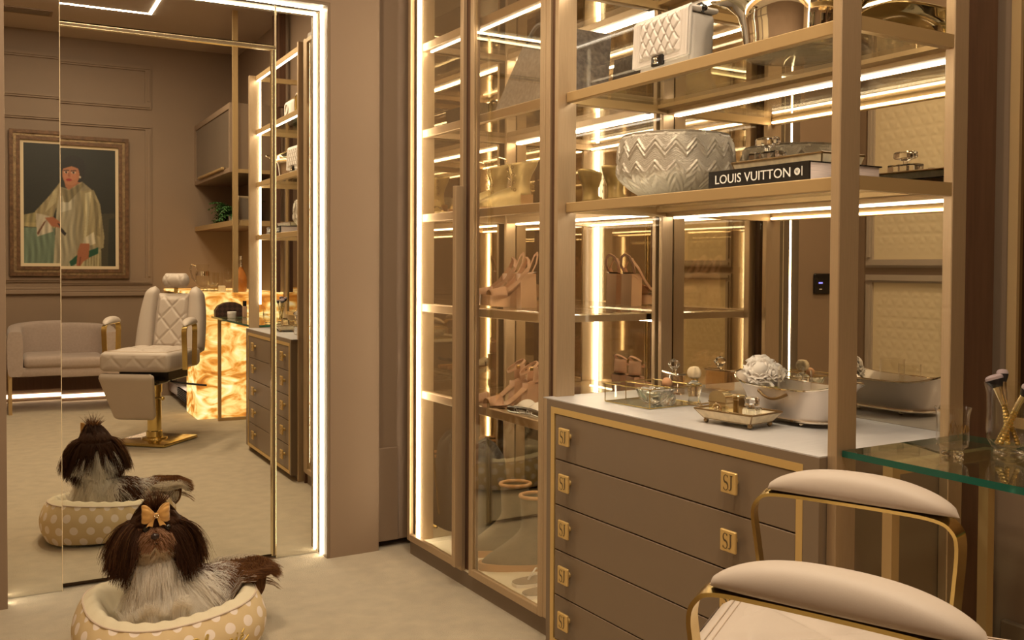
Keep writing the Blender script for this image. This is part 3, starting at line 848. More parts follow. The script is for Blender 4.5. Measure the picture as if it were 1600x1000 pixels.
MB().ball((1.85, 2.205, Z + .066), .016).build('stopper', 'wood_ball', t)

t = thing('amber_perfume_bottle', 'flat rectangular peach perfume bottle with faceted crystal stopper', 'perfume', (2.05, 2.41, Z))
A = Matrix.Translation((2.05, 2.41, Z)) @ Matrix.Rotation(math.radians(-12), 4, 'Z')
MB().box(-.014, .014, -.050, .050, 0, .062, .004, 2).build('flask', 'amber_glass', t, M4=A)
MB().box(-.016, .016, -.054, .054, .062, .068, .002).build('shoulder', 'chrome', t, M4=A)
MB().lathe([(.008, .068), (.008, .074), (.012, .080), (.022, .094), (.012, .106), (.0, .112)], (0, 0, 0), 8).build('stopper', 'crystal', t, M4=A, ang=5)

t = thing('flower_cap_perfume', 'clear waisted perfume bottle with a cream blossom cap', 'perfume', (1.924, 2.169, Z))
p = (1.924, 2.169, Z)
MB().lathe([(0, 0), (.019, 0), (.021, .004), (.016, .020), (.020, .038), (.024, .052), (.022, .064), (.010, .070), (.009, .076), (0, .076)], p, 24).build('flask', 'crystal', t, ang=40)
MB().lathe([(.012, .074), (.012, .079)], p, 20).build('collar', 'gold_shine', t)
MB().lathe([(.010, .079), (.017, .084), (.020, .094), (.018, .104), (.012, .112), (.004, .114)], p, 40, lambda a, r, z, k: (r * (1 + .12 * math.cos(5 * a)), z)).build('blossom_cap', 'mat_board', t)

def mirror_tray(name, label, x, y, z, lx, ly, ang, legs=True):
    sl = .018 if legs else .007
    t = thing(name, label, 'tray', (x, y, z))
    A = Matrix.Translation((x, y, z)) @ Matrix.Rotation(ang, 4, 'Z')
    h0 = .014 if legs else .001; h1 = h0 + .024
    b = MB(); q = .78
    def ring(s_, zz): return [(-lx * s_ + (1 - s_) * .0, -ly * s_, zz), (lx * s_, -ly * s_, zz), (lx * s_, ly * s_, zz), (-lx * s_, ly * s_, zz)]
    lo = [(-lx + sl, -ly + sl, h0), (lx - sl, -ly + sl, h0), (lx - sl, ly - sl, h0), (-lx + sl, ly - sl, h0)]
    hi = [(-lx, -ly, h1), (lx, -ly, h1), (lx, ly, h1), (-lx, ly, h1)]
    for k in range(4):
        j = (k + 1) % 4
        b2 = MB(); nin = Vector((0, 0, -.003))
        b2.prism([lo[k], lo[j], hi[j], hi[k]], nin).build('pearl_side', 'pearl', t, M4=A, smooth=False)
    MB().box(-lx + .016, lx - .016, -ly + .016, ly - .016, h0, h0 + .003).build('tray_floor', 'mirror', t, M4=A, smooth=False)
    for k in range(4):
        j = (k + 1) % 4
        b.cyl(hi[k], hi[j], .0028, n=6); b.cyl(lo[k], lo[j], .0025, n=6); b.cyl(lo[k], hi[k], .0022, n=6)
    for s_ in (-1, 1):
        b.tube([(-lx * .45, s_ * ly, h1), (-lx * .35, s_ * (ly + .016), h1 + .004), (lx * .35, s_ * (ly + .016), h1 + .004), (lx * .45, s_ * ly, h1)], .0025, 6)
    b.build('bronze_frame', 'bronze', t, M4=A)
    if legs:
        for sx in (-1, 1):
            for sy in (-1, 1):
                MB().ball((sx * (lx - .022), sy * (ly - .022), .007), .007, 10, 8).build('leg', 'bronze', t, M4=A)
    return A, h0 + .003
AT, th = mirror_tray('vanity_tray', 'pearl-sided bronze tray with ball feet on the chest', 1.782, 1.842, Z, .062, .092, math.radians(8))
def on(A, x, y, z): return tuple(A @ Vector((x, y, z)))
# gold emblem perfume
t = thing('gold_perfume', 'arched gold perfume case with a ringed emblem on the tray', 'perfume', on(AT, -.01, .045, th))
A = AT @ Matrix.Translation((-.012, .045, th)) @ Matrix.Rotation(math.radians(-6), 4, 'Z')
def arch(w_, h, x0):
    P = [(x0, w_, 0), (x0, w_, h - w_ * .6)]
    for k in range(1, 8):
        a = PI * k / 8; P.append((x0, w_ * math.cos(a), h - w_ * .6 + w_ * .6 * math.sin(a)))
    return P + [(x0, -w_, h - w_ * .6), (x0, -w_, 0)]
MB().prism(arch(.030, .068, -.014), (.028, 0, 0)).build('case', 'gold_pale', t, M4=A)
MB().box(-.0155, .0155, -.031, .031, .036, .039).build('seam_band', 'bronze', t, M4=A)
b = MB(); cz = .020
def ringpts(cy, r, a0, a1, n=20, x=-.0155): return [(x, cy + r * math.cos(math.radians(a0 + (a1 - a0) * i / n)), cz + r * math.sin(math.radians(a0 + (a1 - a0) * i / n))) for i in range(n + 1)]
b.tube(ringpts(0, .0155, 0, 342), .0013, 6)
b.tube(ringpts(.003, .008, 40, 320), .0014, 6); b.tube(ringpts(-.003, .008, -140, 140), .0014, 6)
b.tube([(-.0155, .003, cz), (-.0155, .010, cz), (-.0155, .010, cz - .005)], .0012, 5); b.tube([(-.0155, -.003, cz), (-.0155, -.010, cz), (-.0155, -.010, cz + .005)], .0012, 5)
b.build('emblem', 'chrome', t, M4=A)
t = thing('gold_box', 'small plain gold box behind the arched gold perfume case', 'box', on(AT, .03, .022, th))
A2 = AT @ Matrix.Translation((.034, .030, th))
MB().box(-.014, .014, -.016, .016, 0, .044, .002).build('box_body', 'bronze', t, M4=A2)
MB().box(-.015, .015, -.017, .017, .044, .055, .003).build('lid', 'gold_pale', t, M4=A2)
def square_bottle(name, label, A, s_, h, st):
    t = thing(name, label, 'perfume', tuple(A.translation))
    MB().box(-s_, s_, -s_, s_, 0, h, .002).build('flask', 'crystal', t, M4=A)
    MB().box(-s_ * .45, s_ * .45, -s_ * .45, s_ * .45, .004, h * .8).build('perfume_fill', 'crystal', t, M4=A)
    MB().lathe([(s_ * .45, h), (s_ * .45, h + .006)], (0, 0, 0), 12).build('collar', 'chrome', t, M4=A)
    MB().lathe([(st * .8, h + .006), (st, h + .010), (st, h + .022), (st * .8, h + .026)], (0, 0, 0), 8).build('stopper', 'crystal', t, M4=A, ang=10)
square_bottle('crystal_perfume_bottle', 'square crystal perfume bottle on the pearl-sided chest tray', AT @ Matrix.Translation((.0, -.045, th)) @ Matrix.Rotation(.3, 4, 'Z'), .019, .032, .020)

# silver planter
t = thing('silver_planter', 'oval silver planter with flared ends on ball feet', 'planter', (1.955, 1.80, Z))
b = MB()
def tub(u, v):
    a = 2 * PI * u
    k = v
    flare = 1 + .0 * k
    ca, sa = math.cos(a), math.sin(a)
    ly = (.128 + .038 * k + .026 * k ** 4) ; lx = .070 + .020 * k
    y = ly * math.copysign(abs(ca) ** .75, ca); x = lx * math.copysign(abs(sa) ** .75, sa)
    z = .016 + .082 * k + k ** 2 * (.026 * abs(ca) ** 3 - .004)
    return (1.955 + x, 1.805 + y, Z + z)
b.grid(lambda u, v: tub(u, v), 64, 16, cu=True)
def tubi(u, v):
    p = tub(u, v); c = (1.955, 1.805)
    return (c[0] + (p[0] - c[0]) * .965, c[1] + (p[1] - c[1]) * .975, p[2] + .002 * (1 - v))
b.grid(tubi, 64, 16, cu=True)
b.grid(lambda u, v: (1.955 + (tub(u, 0)[0] - 1.955) * v, 1.805 + (tub(u, 0)[1] - 1.805) * v, Z + .017), 64, 3, cu=True)
b.build('basin', 'silver', t, ang=60)
b = MB().tube([tub(i / 72, 1) for i in range(72)], .0028, 6, closed=True); b.build('rim', 'chrome', t)
b = MB().tube([(1.955 + (tub(i / 60, 0)[0] - 1.955) * 1.04, 1.805 + (tub(i / 60, 0)[1] - 1.805) * 1.03, Z + .014) for i in range(60)], .004, 6, closed=True); b.build('foot_band', 'chrome', t)
for (dx, dy) in ((-.055, -.07), (-.055, .07), (.055, -.07), (.055, .07)):
    MB().ball((1.955 + dx, 1.805 + dy, Z + .006), .006, 10, 8).build('leg', 'chrome', t)
b = MB().tube([(1.955 - .087 - .006 * math.sin(PI * k / 10), 1.805 + .05 - .1 * k / 10, Z + .082 - .016 * math.sin(PI * k / 10)) for k in range(11)], .004, 6)
b.build('drop_handle', 'bronze', t)
# white flower diffuser
t = thing('flower_diffuser', 'white plaster carnation on a gold-flecked diffuser bottle in the planter', 'diffuser', (1.965, 1.905, Z + .02))
MB().lathe([(0, 0), (.024, 0), (.026, .006), (.026, .05), (.018, .058), (.012, .062), (0, .062)], (1.965, 1.895, Z + .02), 18).build('bottle', 'yellow_liquid', t, ang=20)
def blossom(FC, fd, seed, sc):
    random.seed(seed)
    q1 = fd.orthogonal().normalized(); q2 = fd.cross(q1)
    for ring_, (nr, r_, up) in enumerate(((9, .040, .30), (8, .034, .55), (7, .026, .8), (5, .016, 1.0))):
        r_ *= sc
        for k in range(nr):
            a = 2 * PI * (k + .5 * (ring_ % 2)) / nr + random.uniform(-.1, .1)
            rad = q1 * math.cos(a) + q2 * math.sin(a); tan = fd.cross(rad)
            def pf(u, v, rad=rad, tan=tan, r_=r_, up=up, ph=random.uniform(0, 6)):
                s_ = (u - .5) * 2
                wd = r_ * .72 * (.25 + .75 * v) * s_
                ruf = .004 * math.sin(9 * u + ph) * v
                return tuple(FC - fd * .024 + rad * (r_ * v * (1.12 - .35 * up * v)) + tan * wd + fd * (r_ * up * v * .95 + ruf - .007 * s_ * s_ * v))
            o = MB().grid(pf, 8, 5).build('petal', 'white', t, ang=80)
            o.modifiers.new('thick', 'SOLIDIFY').thickness = .0016
    MB().ball(tuple(FC - fd * .022), .026 * sc).build('blossom_core', 'white', t)
FC = Vector((1.945, 1.925, Z + .132)); fd = Vector((-.62, -.62, .48)).normalized()
blossom(FC, fd, 4, 1.0); blossom(Vector((1.985, 1.912, Z + .134)), Vector((-.2, -.5, .85)).normalized(), 9, .9)
MB().cyl((1.965, 1.895, Z + .08), tuple(FC - fd * .02), .005).build('stem', 'white', t)
# candle glasses in the planter
def tumbler(label, x, y, z, r, h):
    t = thing('candle_glass', label, 'glass', (x, y, z), 'candle glasses in the silver planter')
    MB().lathe([(0, 0), (r, 0), (r, h), (r * .95, h), (r * .94, .006), (0, .006)], (x, y, z), 28, cap=False).build('vessel', 'clear_glass', t, ang=40)
    MB().lathe([(0, .007), (r * .9, .007), (r * .9, h * .45), (0, h * .45)], (x, y, z), 24, cap=False).build('wax', 'mat_board', t)
tumbler('clear candle glass in the planter, nearest the white flower', 1.945, 1.815, Z + .020, .034, .126)
tumbler('clear candle glass in the planter beside the wooden ball', 1.975, 1.735, Z + .020, .030, .120)

# ------------------------------------------------------------------ objects on the display shelves
S1, S2, S3 = 1.7465, 1.4035, 2.0885
# quilted handbag
t = thing('quilted_handbag', 'cream diamond-quilted flap handbag with dark clasp on the upper glass shelf', 'handbag', (1.80, 2.12, S1))
A = Matrix.Translation((1.750, 2.132, S1 + .0042)) @ Matrix.Rotation(math.radians(-3), 4, 'Z') @ Matrix.Rotation(math.radians(2.4), 4, 'Y')
# local: face looks to -x, width along y
MB().box(.012, .098, -.118, .118, 0, .150, .014, 3).build('bag_body', 'leather_bag', t, M4=A)
def flap(u, v):
    y = .126 - .252 * u; z = .028 + .140 * v
    e = min(1, 7 * min(u - .13, .87 - u), 7 * min(v - .10, .90 - v))
    inq = e > 0
    x = -.002 - (.010 * max(0, min(1, e * 2)) ** .5 * diamond(y / .036, z / .050) if inq else .003 * (1 - abs(math.sin((u if not .13 < u < .87 else v) * 55)) * .5))
    x += .012 * smooth_step((v - .86) / .14) ** 2
    return (x, y, z)
b = MB().grid(flap, 110, 80)
b.box(.0, .103, -.126, .126, .152, .166, .007, 3); b.box(.0, .012, -.126, .126, .026, .160, .004, 2)
b.build('flap', 'leather_bag', t, M4=A, ang=75)
b = MB()
for (y0, z0, y1, z1) in ((.096, .046, .096, .152), (-.096, .046, -.096, .152), (-.096, .046, .096, .046), (-.096, .152, .096, .152)):
    b.cyl((-.004, y0, z0), (-.004, y1, z1), .0016, n=6)
b.build('flap_piping', 'leather_bag', t, M4=A)
b = MB(); b.box(-.012, .0, -.026, .026, .016, .046, .004, 2); b.build('clasp', 'black', t, M4=A)
b = MB()
def arc(cy, a0, a1): return [(-.0135, cy + .0085 * math.cos(math.radians(a0 + (a1 - a0) * i / 18)), .031 + .0085 * math.sin(math.radians(a0 + (a1 - a0) * i / 18))) for i in range(19)]
b.tube(arc(.0042, 45, 315), .0016, 6); b.tube(arc(-.0042, -135, 135), .0016, 6)
b.build('clasp_emblem', 'chrome', t, M4=A)
b = MB(); b.tube([(.050, -.118, .150), (.050, -.128, .166), (.052, -.110, .176), (.06, .0, .172), (.06, .09, .170)], .004, 6); b.ball((.05, -.126, .160), .009)
b.build('shoulder_chain', 'black', t, M4=A)
# big mirror-polished bowl
t = thing('champagne_bowl', 'large mirror-polished gold bowl with wavy rim beside the quilted handbag', 'bowl', (1.90, 1.73, S1))
def wv(a, r, z, k):
    fr = max(0, (z - .06) / .09)
    return r * (1 + .05 * fr * math.cos(3 * a + .6)), z + .020 * fr * math.cos(3 * a + .6)
pr = [(0, 0), (.128, 0), (.134, .004), (.134, .03), (.138, .07), (.148, .105), (.176, .130), (.212, .142), (.215, .144), (.212, .147), (.174, .136), (.142, .108), (.130, .07), (.126, .02), (0, .012)]
MB().lathe(pr, (1.90, 1.765, S1), 72, wv, cap=False).build('vessel', 'chrome', t, ang=60)
b = MB().tube([(1.90 + wv(2 * PI * i / 72, .213, .145, 0)[0] * math.cos(2 * PI * i / 72), 1.765 + wv(2 * PI * i / 72, .213, .145, 0)[0] * math.sin(2 * PI * i / 72), S1 + wv(2 * PI * i / 72, .213, .145, 0)[1]) for i in range(72)], .0035, 6, closed=True)
b.build('rim_bead', 'gold_pale', t)
# zigzag bowl
t = thing('zigzag_bowl', 'pale glass bowl moulded all over with zigzag ridges on the lower shelf', 'bowl', (1.90, 2.235, S2))
def zz(u, v):
    a = 2 * PI * u; z = .190 * v
    r = .172 - .012 * (2 * v - 1) ** 2 - (.075 * max(0, .38 - v) ** 1.4 / .38 ** 1.4) - .012 * smooth_step((v - .93) / .07)
    n = 18
    tri = abs(((u * n) % 1) * 2 - 1)
    q = v * 2.9 + tri * .55
    band = q % 1
    cord = max(max(0, 1 - abs(band - .30) * 9), max(0, 1 - abs(band - .52) * 9))
    rib = .5 + .5 * math.sin((v * 60 + tri * 6) * 2 * PI / 2)
    leaf = .5 + .5 * math.sin(q * 5 * PI + 3 * math.sin(u * n * PI))
    low = smooth_step((.42 - v) / .12)
    r += (.0062 * cord * (1 - low) + .0018 * rib * (1 - cord) * (1 - low) + .0045 * leaf * low) * min(1, v * 6)
    return (1.90 + r * math.cos(a), 2.235 + r * math.sin(a), S2 + z)
b = MB().grid(zz, 450, 90, cu=True)
b.lathe([(0, .001), (.085, 0.001), (.087, .004)], (1.90, 2.235, S2), 40)
b.build('relief_wall', 'bowl', t, ang=60)
MB().lathe([(.160, .188), (.152, .17), (.15, .05), (0, .02)], (1.90, 2.235, S2), 48, cap=False).build('lining', 'bowl', t)
# book with lettering
t = thing('coffee_table_book', 'thick black fashion book with white spine lettering under the pearl tray', 'book', (1.86, 1.735, S2))
BX0, BX1, BY0, BY1, BH = 1.732, 1.985, 1.567, 1.905, .047
b = MB(); b.box(BX0, BX0 + .004, BY0, BY1, S2, S2 + BH); b.box(BX0 + .004, BX1, BY0, BY1, S2, S2 + .003); b.box(BX0 + .004, BX1, BY0, BY1, S2 + BH - .003, S2 + BH)
b.build('cover', 'black', t, smooth=False)
box('page_block', BX0 + .004, BX1 - .006, BY0 + .004, BY1 - .004, S2 + .003, S2 + BH - .003, 'pages', t)
me = text_mesh('LOUIS VUITTON', .0325, .0003, .96)
xs = [v.co.x for v in me.vertices]; wd = max(xs) - min(xs)
me.transform(Matrix.Diagonal((.255 / wd, 1, 1, 1)))
b = MB().mesh(me, Matrix.Translation((BX0 - .0004, 1.752, S2 + BH / 2)) @ FACE_NX)
b.build('spine_lettering', 'ink_white', t, smooth=False)
b = MB(); b.tube([(BX0 - .0003, 1.6035 + .0075 * math.cos(2 * PI * i / 20), S2 + BH / 2 + .001 + .0075 * math.sin(2 * PI * i / 20)) for i in range(20)], .0012, 5, closed=True)
b.prism([(BX0 - .0004, 1.6035 + .0065 * math.cos(2 * PI * i / 20), S2 + BH / 2 + .001 + .0065 * math.sin(2 * PI * i / 20)) for i in range(20)], (.0003, 0, 0))
b.box(BX0 - .0005, BX0, 1.588, 1.590, S2 + .014, S2 + .036)
b.build('spine_mark', 'ink_white', t, smooth=False)
b = MB()
for (y0, z0, y1, z1) in ((.0035, .004, 0, -.0045), (-.0035, .004, 0, -.0045), (.0045, -.001, .0012, -.001)): b.tube([(BX0 - .0006, 1.6035 + y0, S2 + BH / 2 + .001 + z0), (BX0 - .0006, 1.6035 + y1, S2 + BH / 2 + .001 + z1)], .0007, 4)
b.build('spine_monogram', 'black', t)
AS, th3 = mirror_tray('vanity_tray', 'pearl-sided tray of crystal bottles lying on the black book', 1.872, 1.738, S2 + BH + .0005, .075, .150, 0, legs=False)
t = thing('crystal_perfume_bottle', 'crystal bottle with a wide faceted disc stopper on the book tray', 'perfume', on(AS, .0, .105, th3))
A = AS @ Matrix.Translation((.0, .098, th3))
MB().box(-.022, .022, -.046, .046, 0, .050, .002).build('flask', 'crystal', t, M4=A)
MB().box(-.012, .012, -.014, .014, .003, .046).build('core', 'crystal', t, M4=A)
MB().lathe([(.006, .050), (.007, .060), (.018, .064), (.018, .068)], (0, 0, 0), 12).build('neck', 'crystal', t, M4=A)
MB().lathe([(.034, .067), (.038, .070), (.038, .084), (.034, .087)], (0, 0, 0), 12, sx=.6).build('stopper', 'crystal', t, M4=A, ang=10)
t = thing('crystal_phial', 'tiny crystal phial with a round stopper on the book tray', 'perfume', on(AS, 0, .0, th3))
MB().lathe([(0, 0), (.011, 0), (.011, .014), (.005, .017), (.005, .020), (.010, .022), (.010, .032), (0, .033)], on(AS, .01, .005, th3), 10).build('flask', 'crystal', t, ang=15)
# third shelf items (seen only in the mirror door)
t = thing('white_clutch', 'small white rounded handbag on the third display shelf', 'handbag', (1.84, 1.90, S3))
MB().box(1.80, 1.87, 1.72, 1.90, S3, S3 + .15, .03, 4).build('bag_body', 'white', t)
b = MB().tube([(1.797, 1.81 + .03 * math.cos(2 * PI * i / 20), S3 + .09 + .03 * math.sin(2 * PI * i / 20)) for i in range(20)], .0035, 6, closed=True); b.build('stitched_ring', 'leather_bag', t)
t = thing('gold_chain_bag', 'white handbag with gold interlocking rings on the third display shelf', 'handbag', (1.84, 2.08, S3))
MB().box(1.80, 1.87, 1.98, 2.18, S3, S3 + .17, .02, 4).build('bag_body', 'leather_bag', t)
b = MB()
for c in (2.06, 2.10): b.tube([(1.795, c + .045 * math.cos(2 * PI * i / 24), S3 + .085 + .06 * math.sin(2 * PI * i / 24)) for i in range(24)], .006, 6, closed=True)
b.build('gold_rings', 'gold_shine', t)

# ------------------------------------------------------------------ shoes in the wardrobe
def sole_outline(L_, w0, w1, n=28):
    """shoe sole: heel at x=0, toe at x=L"""
    P = []
    for i in range(n):
        a = 2 * PI * i / n
        x = L_ / 2 - L_ / 2 * math.cos(a); s_ = math.sin(a)
        u = x / L_
        wd = w0 * (1 - u) + w1 * u - .012 * math.exp(-((u - .42) / .16) ** 2)
        P.append((x, wd / 2 * math.copysign(abs(s_) ** .62, s_)))
    return P
def platform_sandal(A, root):
    """toe towards +x in local space, heel at 0"""
    b = MB()
    L_ = .215
    # platform
    pl = [(x, y, 0) for x, y in sole_outline(.115, .062, .078)]
    b.prism([(x + .098, y, .004 + .004 * (x / .115) ** 2 * 2) for x, y, z in pl], (0, 0, .040))
    # heel block
    b.prism([(x, y, 0) for x, y in ((0, -.026), (.062, -.030), (.066, 0), (.062, .030), (0, .026), (-.004, 0))], (.004, 0, .128))
    # arched shank between heel top and platform
    def sh(u, v):
        x = .0 + .205 * u; z0 = .134 * (1 - smooth_step(u * 1.45)) + .046 * smooth_step(u * 1.45)
        wd = .030 + .010 * u - .008 * math.exp(-((u - .4) / .2) ** 2)
        return (x, wd * (2 * v - 1), z0)
    b.grid(sh, 20, 4)
    def sh2(u, v): p = sh(u, v); return (p[0], p[1], p[2] - .012)
    b.grid(sh2, 20, 4)
    sole = b.build('platform', 'nude_patent', root, M4=A, ang=40)
    # toe band
    def band(u, v):
        a = PI * v; x = .118 + .062 * u
        return (x, .041 * math.cos(a), .046 + (.034 - .012 * u) * math.sin(a))
    o = MB().grid(band, 8, 14).build('toe_band', 'nude', root, M4=A, ang=80); o.modifiers.new('thick', 'SOLIDIFY').thickness = .002
    b = MB()
    for s_ in (-1, 1):
        b.tube([(.02, s_ * .026, .132), (.005, s_ * .031, .165), (-.004, s_ * .020, .195), (-.008, 0, .205)], 1.0, flat=(.011, .003, (0, 1, 0)))
        b.tube([(.120, s_ * .032, .066), (.075, s_ * .036, .100), (.035, s_ * .034, .150), (.028, s_ * .012, .178), (.034, 0, .190)], 1.0, flat=(.012, .003, (0, 0, 1)))
    b.build('ankle_strap', 'nude', root, M4=A)
def shoe_M(x, y, z, ang): return Matrix.Translation((x, y, z)) @ Matrix.Rotation(ang, 4, 'Z')
TOE = math.radians(166)   # toes point out of the wardrobe
for k, (x, y, lab) in enumerate(((1.935, 3.075, 'nude platform sandal on the middle shelf, nearer the wardrobe opening end'), (1.935, 3.175, 'nude platform sandal on the middle shelf, nearer the mirrored end'))):
    t = thing('platform_sandal', lab, 'shoe', (x, y, SH_Z[1]), 'nude platform sandals'); platform_sandal(shoe_M(x, y, SH_Z[1] + .0005, TOE), t)
def block_sandal(A, root):
    b = MB()
    b.prism([(x, y, 0) for x, y in ((0, -.024), (.055, -.027), (.058, 0), (.055, .027), (0, .024), (-.004, 0))], (-.006, 0, .078))
    b.build('heel', 'nude', root, M4=A, ang=40)
    def sh(u, v, dz=0):
        x = -.006 + .225 * u; z0 = .083 * (1 - smooth_step(u * 1.5)) + .006
        wd = .029 + .008 * u - .010 * math.exp(-((u - .4) / .18) ** 2) - .02 * smooth_step((u - .86) / .14)
        return (x, wd * (2 * v - 1), z0 + dz)
    b = MB().grid(sh, 22, 4).grid(lambda u, v: sh(u, v, -.006), 22, 4); b.build('sole', 'nude_patent', root, M4=A, ang=60)
    def band(u, v):
        a = PI * v; x = .150 + .055 * u
        return (x, .037 * math.cos(a), .007 + (.036 - .012 * u) * math.sin(a))
    o = MB().grid(band, 8, 14).build('toe_band', 'nude', root, M4=A, ang=80); o.modifiers.new('thick', 'SOLIDIFY').thickness = .002
    b = MB()
    # upright heel cup and ankle loop
    def cup_(u, v):
        a = PI * (.5 + v); z = .085 + .055 * u
        return (.030 + (.036 - .006 * u) * math.cos(a), .028 * math.sin(a), z)
    o = MB().grid(cup_, 5, 14).build('heel_counter', 'nude', root, M4=A, ang=80); o.modifiers.new('thick', 'SOLIDIFY').thickness = .002
    loop = [(.034 + .034 * math.cos(2 * PI * i / 28), .027 * math.sin(2 * PI * i / 28), .136 + .022 * math.cos(2 * PI * i / 28 + PI)) for i in range(28)]
    b.tube(loop, 1.0, closed=True, flat=(.009, .0025, (0, 0, 1)))
    b.build('ankle_strap', 'nude', root, M4=A)
    MB().box(.030, .044, .0265, .0305, .128, .140, .001).build('buckle', 'gold_shine', root, M4=A)
for k, (x, y, lab) in enumerate(((1.93, 3.045, 'nude block-heel ankle-strap sandal beside the ribboned white flats'), (1.93, 3.140, 'nude block-heel ankle-strap sandal farther from the ribboned flats'))):
    t = thing('block_heel_sandal', lab, 'shoe', (x, y, SH_Z[0]), 'nude block-heel sandals'); block_sandal(shoe_M(x, y, SH_Z[0] + .0005, math.radians(172)), t)
def ankle_boot(A, root):
    def shaft(u, v):
        # open front between +-gap
        a0 = math.radians(34); a = a0 + (2 * PI - 2 * a0) * u
        z = .060 + .125 * v
        r1 = .040 - .012 * math.sin(PI * min(1, v * 1.25)) + .022 * v ** 2 ; r2 = .035 - .007 * math.sin(PI * min(1, v * 1.3)) + .013 * v ** 2
        x = .040 + r1 * math.cos(a) - .006 * v + (.022 * (1 - v) if math.cos(a) > 0 else 0) * math.cos(a)
        return (x, r2 * math.sin(a), z + .010 * v * (-math.cos(a)))
    o = MB().grid(shaft, 30, 12).build('shaft', 'boot_gold', root, M4=A, ang=80); o.modifiers.new('thick', 'SOLIDIFY').thickness = .003
    def vamp(u, v):
        a = PI * v; x = .05 + .185 * u
        k = (1 - smooth_step((u - .80) / .2) * .85)
        return (x, (.040 + .004 * math.sin(PI * u)) * k * math.cos(a), .012 + (.062 * (1 - u) ** 1.2 + .030 * (1 - u ** 4)) * math.sin(a) ** .8)
    MB().grid(vamp, 18, 14).build('vamp', 'boot_gold', root, M4=A, ang=80)
    b = MB().prism([(x, y, 0) for x, y in sole_outline(.245, .066, .080)], (0, 0, .012)); b.prism([(0, -.030, .012), (.06, -.034, .012), (.06, .034, .012), (0, .030, .012)], (0, 0, .05))
    b.build('sole', 'tan_sole', root, M4=A, ang=40)
    b = MB()
    for k in range(4):
        for s_ in (-1, 1):
            z = .078 + .028 * k; c = Vector((.040 + .030 + .004 * k, s_ * (.031 + .003 * k), z))
            d = Vector((.55, s_ * .83, 0)).normalized(); q = d.orthogonal().normalized(); w2 = d.cross(q)
            b.tube([tuple(c + d * .004 + (q * math.cos(2 * PI * i / 12) + w2 * math.sin(2 * PI * i / 12)) * .0055) for i in range(12)], .0016, 5, closed=True)
    b.build('eyelets', 'bronze', root, M4=A)
    b = MB(); pts = []
    for k in range(8):
        s_ = 1 if k % 2 else -1; pts.append((.076 + .004 * (k // 2) + .006, s_ * .032, .078 + .028 * (k // 2)))
    pts += [(.11, .05, .19), (.13, .02, .20), (.12, -.02, .17)]
    b.tube(pts, .0014, 5); b.build('lace', 'gold_pale', root, M4=A)
for k, (x, y, lab) in enumerate(((1.965, 3.15, 'gold lace-up ankle boot, the one nearer the chest on its shelf'), (1.965, 3.32, 'gold lace-up ankle boot, the one standing nearer the mirrored end'))):
    t = thing('ankle_boot', lab, 'shoe', (x, y, SH_Z[2]), 'gold ankle boots'); ankle_boot(shoe_M(x, y, SH_Z[2] + .0005, math.radians(160)), t)
def gold_strap_sandal(A, root):
    MB().prism([(x, y, 0) for x, y in sole_outline(.24, .06, .078)], (0, 0, .010)).build('sole', 'boot_gold', root, M4=A)
    b = MB()
    for x0, h in ((.06, .05), (.16, .035)):
        b.tube([(x0, .040 * math.cos(PI * i / 12), .006 + h * math.sin(PI * i / 12)) for i in range(13)], 1.0, flat=(.012, .0025, (1, 0, 0)))
    b.build('strap', 'gold_pale', root, M4=A)
t = thing('gold_sandal', 'flat gold strappy sandal in front of the gold ankle boots', 'shoe', (1.80, 3.2, SH_Z[2])); gold_strap_sandal(shoe_M(1.985, 3.50, SH_Z[2] + .0005, math.radians(168)), t)
# white ribboned slingbacks
def flat_shoe(A, root):
    MB().prism([(x, y, 0) for x, y in sole_outline(.235, .056, .074)], (0, 0, .008)).build('sole', 'tan_sole', root, M4=A)
    def up(u, v):
        a = PI * v; x = .115 + .125 * u; k = (1 - u ** 5)
        return (x, .037 * k * math.cos(a), .008 + (.030 * k) * math.sin(a))
    MB().grid(up, 12, 12).build('toe_cap', 'white', root, M4=A, ang=80)
    b = MB().tube([(.13, .037, .02), (.05, .034, .032), (0.005, .015, .045), (0.0, 0, .047), (0.005, -.015, .045), (.05, -.034, .032), (.13, -.037, .02)], 1.0, flat=(.012, .002, (0, 0, 1)))
    b.build('slingback_strap', 'black_matte', root, M4=A)
for k, (x, y, lab) in enumerate(((2.095, 2.80, 'white flat with a lettered black ribbon, behind its pair'), (2.085, 2.885, 'white flat with a lettered black ribbon on the lowest shelf front'))):
    t = thing('ribbon_flat', lab, 'shoe', (x, y, SH_Z[0]), 'white ribboned flats'); A = shoe_M(x, y, SH_Z[0] + .0005, math.radians(184)); flat_shoe(A, t)
    MB().box(.205, .2075, -.036, .036, .004, .026).build('ribbon_band', 'black', t, M4=A)
t = thing('ribbon_pouch', 'white shoe pouch tied with a black lettered ribbon at shelf edge', 'pouch', (1.79, 2.84, SH_Z[0]))
def pouch(u, v):
    a = PI * v; y = 2.735 + .215 * u
    e = min(1, 9 * min(u, 1 - u)) ** .5
    return (1.79 + .045 * math.cos(a), y, SH_Z[0] + .001 + e * (.034 + .010 * math.sin(17 * u + 3 * v)) * math.sin(a) ** .7)
MB().grid(pouch, 30, 14).build('pouch_body', 'white', t, ang=80)
def rib(u, v): return (1.747 - .004 * math.sin(PI * v), 2.735 + .215 * u, SH_Z[0] + .002 + .022 * v + .004 * math.sin(5 * u))
o = MB().grid(rib, 20, 3).build('ribbon', 'black', t, ang=80); o.modifiers.new('thick', 'SOLIDIFY').thickness = .0015
me = text_mesh('Christian Dior', .021, .0002)
b = MB().mesh(me, Matrix.Translation((1.7405, 2.838, SH_Z[0] + .013)) @ FACE_NX @ Matrix.Rotation(math.radians(2), 4, 'Z')); b.build('ribbon_lettering', 'ink_white', t, smooth=False)
